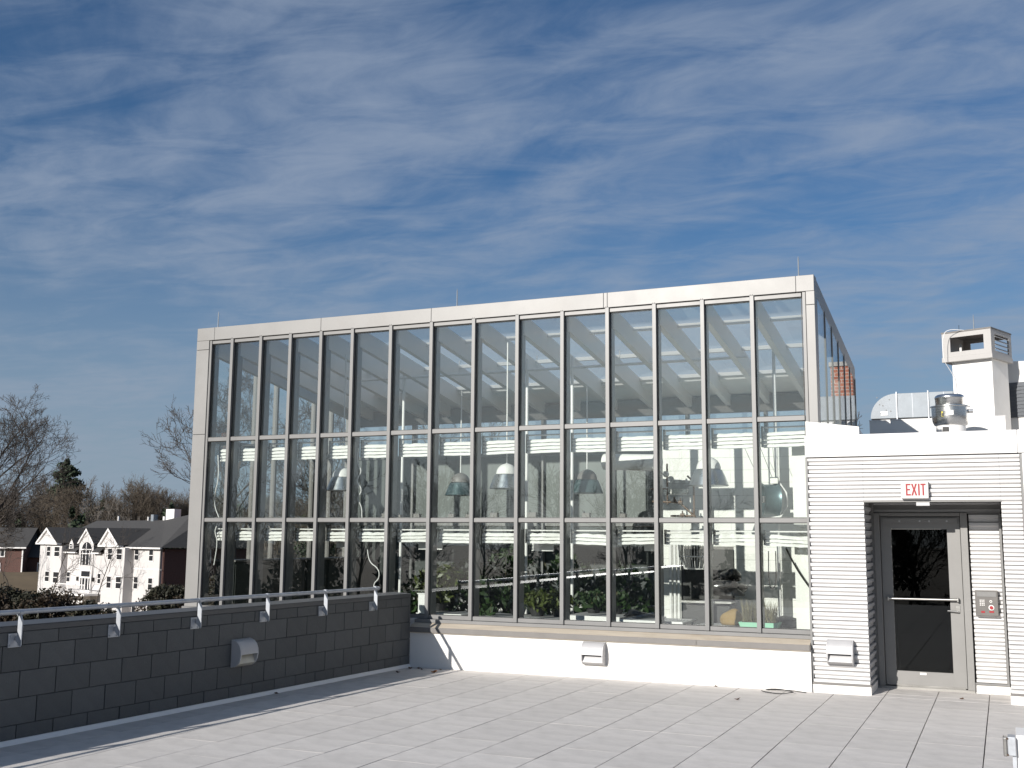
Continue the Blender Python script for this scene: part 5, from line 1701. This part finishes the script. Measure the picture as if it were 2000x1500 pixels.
def hwin(s0, s1, z0, z1, t_, shutter=False):
    w = hbox(MB(), s0 - .07, s1 + .07, t_ + .002, t_ + .05, z0 - .08, z1 + .07).build('window', TRIMW, house)
    hbox(MB(), s0, s1, t_ + .052, t_ + .062, z0, z1).build('pane', WINDARK, w)
    hbox(MB(), s0, s1, t_ + .063, t_ + .085, (z0 + z1) / 2 - .03, (z0 + z1) / 2 + .03).build('sash_bar', TRIMW, w)
    return w


for (s0, s1, z0, z1, t_) in ((3.98, 4.64, -.46, .50, 0), (1.45, 2.10, -.50, .50, 0), (3.88, 4.54, -3.2, -2.13, 0), (1.35, 2.02, -3.2, -2.15, 0),
                             (7.06, 7.8, -.46, .58, 1.0), (5.27, 6.15, -.44, .56, 1.0), (7.0, 7.74, -3.2, -2.12, 1.0), (5.17, 6.06, -3.2, -2.12, 1.0),
                             (19.25, 19.95, -.33, .62, 1.0), (17.35, 18.35, -.34, .62, 1.0), (19.2, 20.0, -2.95, -1.97, 1.0), (17.25, 18.3, -3.05, -1.97, 1.0),
                             (16.12, 16.75, -2.9, -1.95, .35), (10.1, 10.6, -2.9, -1.95, .35), (4.05, 4.65, -6.0, -4.9, 0), (1.4, 2.0, -6.0, -4.9, 0)):
    hwin(s0, s1, z0, z1, t_)
hwin(15.8, 16.2, .55, .95, .5)
# side window in the brick wall: faces along -s
w = hbox(MB(), -.06, -.002, -5.4, -4.2, -.75, .55).build('window', TRIMW, house)
hbox(MB(), -.075, -.061, -5.3, -4.3, -.65, .45).build('pane', WINDARK, w)
w = hbox(MB(), -.06, -.002, -5.4, -4.2, -3.4, -2.2).build('window', TRIMW, house)
hbox(MB(), -.075, -.061, -5.3, -4.3, -3.3, -2.3).build('pane', WINDARK, w)
# tall arched window
arc = [(11.95 + 0, -1.12), (13.95, -1.12), (13.95, .25)]
for i in range(1, 9):
    an = math.pi * i / 9
    arc.append((12.95 + 1.0 * math.cos(math.pi - an) * -1, .25 + .92 * math.sin(an)))
arc.append((11.95, .25))
w = hprism_t(MB(), arc, .452, .47).build('arched_window', WINDARK, house)
for s in (12.28, 12.95, 13.62):
    hbox(MB(), s - .045, s + .045, .472, .52, -1.12, .30 if s != 12.95 else 1.1).build('glazing_bar', TRIMW, w)
for z in (-.0, .42):
    hbox(MB(), 11.95, 13.95, .472, .515, z - .045, z + .045).build('glazing_bar', TRIMW, w)
for e_ in (11.86, 13.96):
    hbox(MB(), e_, e_ + .09, .452, .53, -1.2, .28).build('arch_frame', TRIMW, w)
# entrance doors
w = hbox(MB(), 11.8, 13.9, .452, .49, GZ, -1.62).build('entrance', TRIMW, house)
for (a, b, z0, z1) in ((12.0, 13.7, -2.3, -1.75), (12.35, 12.8, -3.6, -2.45), (12.95, 13.4, -3.6, -2.45), (11.95, 12.2, -3.6, -2.45), (13.55, 13.8, -3.6, -2.45)):
    hbox(MB(), a, b, .492, .50, z0, z1).build('door_light', WINDARK, w)
for s in (11.35, 14.3):
    hbox(MB(), s - .1, s + .1, .40, .62, -2.75, -2.35).build('porch_lantern', BLACK, house)
# balcony rail in front of the entrance
mm = MB(); hbox(mm, 10.0, 16.5, 2.0, 2.06, -3.05, -2.98)
for k in range(27):
    hbox(mm, 10.0 + .25 * k, 10.04 + .25 * k, 2.01, 2.05, -3.9, -3.05)
mm.build('balcony_rail', TRIMW, house)
hbox(MB(), 10.0, 16.5, .5, 2.1, -4.1, -3.9).build('balcony_floor', TRIMW, house)
# roof pipes, white box and brick stack on the roof
for (s, z) in ((17.5, 3.3), (11.6, 3.2)):
    hbox(MB(), s - .07, s + .07, -5.6, -5.46, z, z + .62).build('vent_pipe', TRIMW, house)
hbox(MB(), 10.3, 10.8, -5.8, -5.3, 3.2, 4.05).build('metal_flue', GALVDUCT, house)
hbox(MB(), 7.3, 8.8, -6.6, -5.8, 3.2, 4.6).build('roof_unit', TRIMW, house)
hbox(MB(), 9.2, 9.5, -6.1, -5.9, 3.2, 3.85).build('vent_pipe', TRIMW, house)
hbox(MB(), 3.6, 6.9, -8.4, -7.4, 2.0, 5.35).build('chimney', BRICKC, house)

# ================================================================== BRICK HOUSE far left
bh = thing('brick_house', (-107.0, 80.0, -4.0), 'dark red brick house with a grey shingle roof at the left edge', 'house')
O = Vector((-107.0, 84.0)); e1 = Vector((-0.80, 0.60)).normalized(); e1 = Vector((-0.86, -0.51)); n1 = Vector((0.51, -0.86))


def bp(s, t_, z):
    p = O + e1 * s + n1 * t_
    return (p.x, p.y, z)


def bbox(mb, s0, s1, t0, t1, z0, z1):
    n = len(mb.v)
    for z in (z0, z1):
        for (s, t_) in ((s0, t0), (s1, t0), (s1, t1), (s0, t1)):
            mb.v.append(bp(s, t_, z))
    for q in ((0, 3, 2, 1), (4, 5, 6, 7), (0, 1, 5, 4), (1, 2, 6, 5), (2, 3, 7, 6), (3, 0, 4, 7)):
        mb.f.append(tuple(n + i for i in q))
    return mb


bbox(MB(), 0.0, 12.0, -7, 0, -6.0, 0.35).build('wall', BRICK, bh)
bbox(MB(), -4.0, -0.002, -6, -1.6, -6.0, -0.9).build('wing_wall', BRICK, bh)
mm = MB()


def bpoly(pts):
    n = len(mm.v)
    mm.v.extend([bp(*p) for p in pts]); mm.f.append(tuple(range(n, n + len(pts))))


bpoly([(-.4, .5, .30), (12.4, .5, .30), (12.4, -3.5, 2.7), (-.4, -3.5, 2.7)])
bpoly([(-.4, -7.5, .30), (12.4, -7.5, .30), (12.4, -3.5, 2.7), (-.4, -3.5, 2.7)])
bpoly([(0, 0, .3), (0, -7, .3), (0, -3.5, 2.6)])
mm.build('roof', SHING, bh)
mm = MB()
bpoly([(-4.2, -1.2, -.95), (-.05, -1.2, -.95), (-.05, -4.0, 1.3), (-4.2, -4.0, 1.3)])
bpoly([(-4.2, -6.6, -.95), (-.05, -6.6, -.95), (-.05, -4.0, 1.3), (-4.2, -4.0, 1.3)])
mm.build('wing_roof', SHING, bh)
bbox(MB(), -.4, 12.4, .48, .62, .16, .32).build('gutter', TRIMW, bh)
bbox(MB(), .05, .2, .02, .14, -5.5, .2).build('downspout', TRIMW, bh)
for (s0, s1, z0, z1, t_) in ((2.6, 4.2, -3.0, -1.6, 0), (2.2, 3.6, -.9, .1, 0), (7.5, 9.0, -3.0, -1.6, 0), (7.5, 8.8, -.9, .1, 0), (-2.9, -1.2, -3.2, -1.6, -1.6)):
    w = bbox(MB(), s0, s1, t_ + .002, t_ + .06, z0, z1).build('window', TRIMW, bh)
    for q in range(3):
        a = s0 + .12 + (s1 - s0 - .15) * q / 3
        bbox(MB(), a, a + (s1 - s0) / 3 - .12, t_ + .062, t_ + .075, z0 + .12, z1 - .12).build('pane', WINDARK, w)
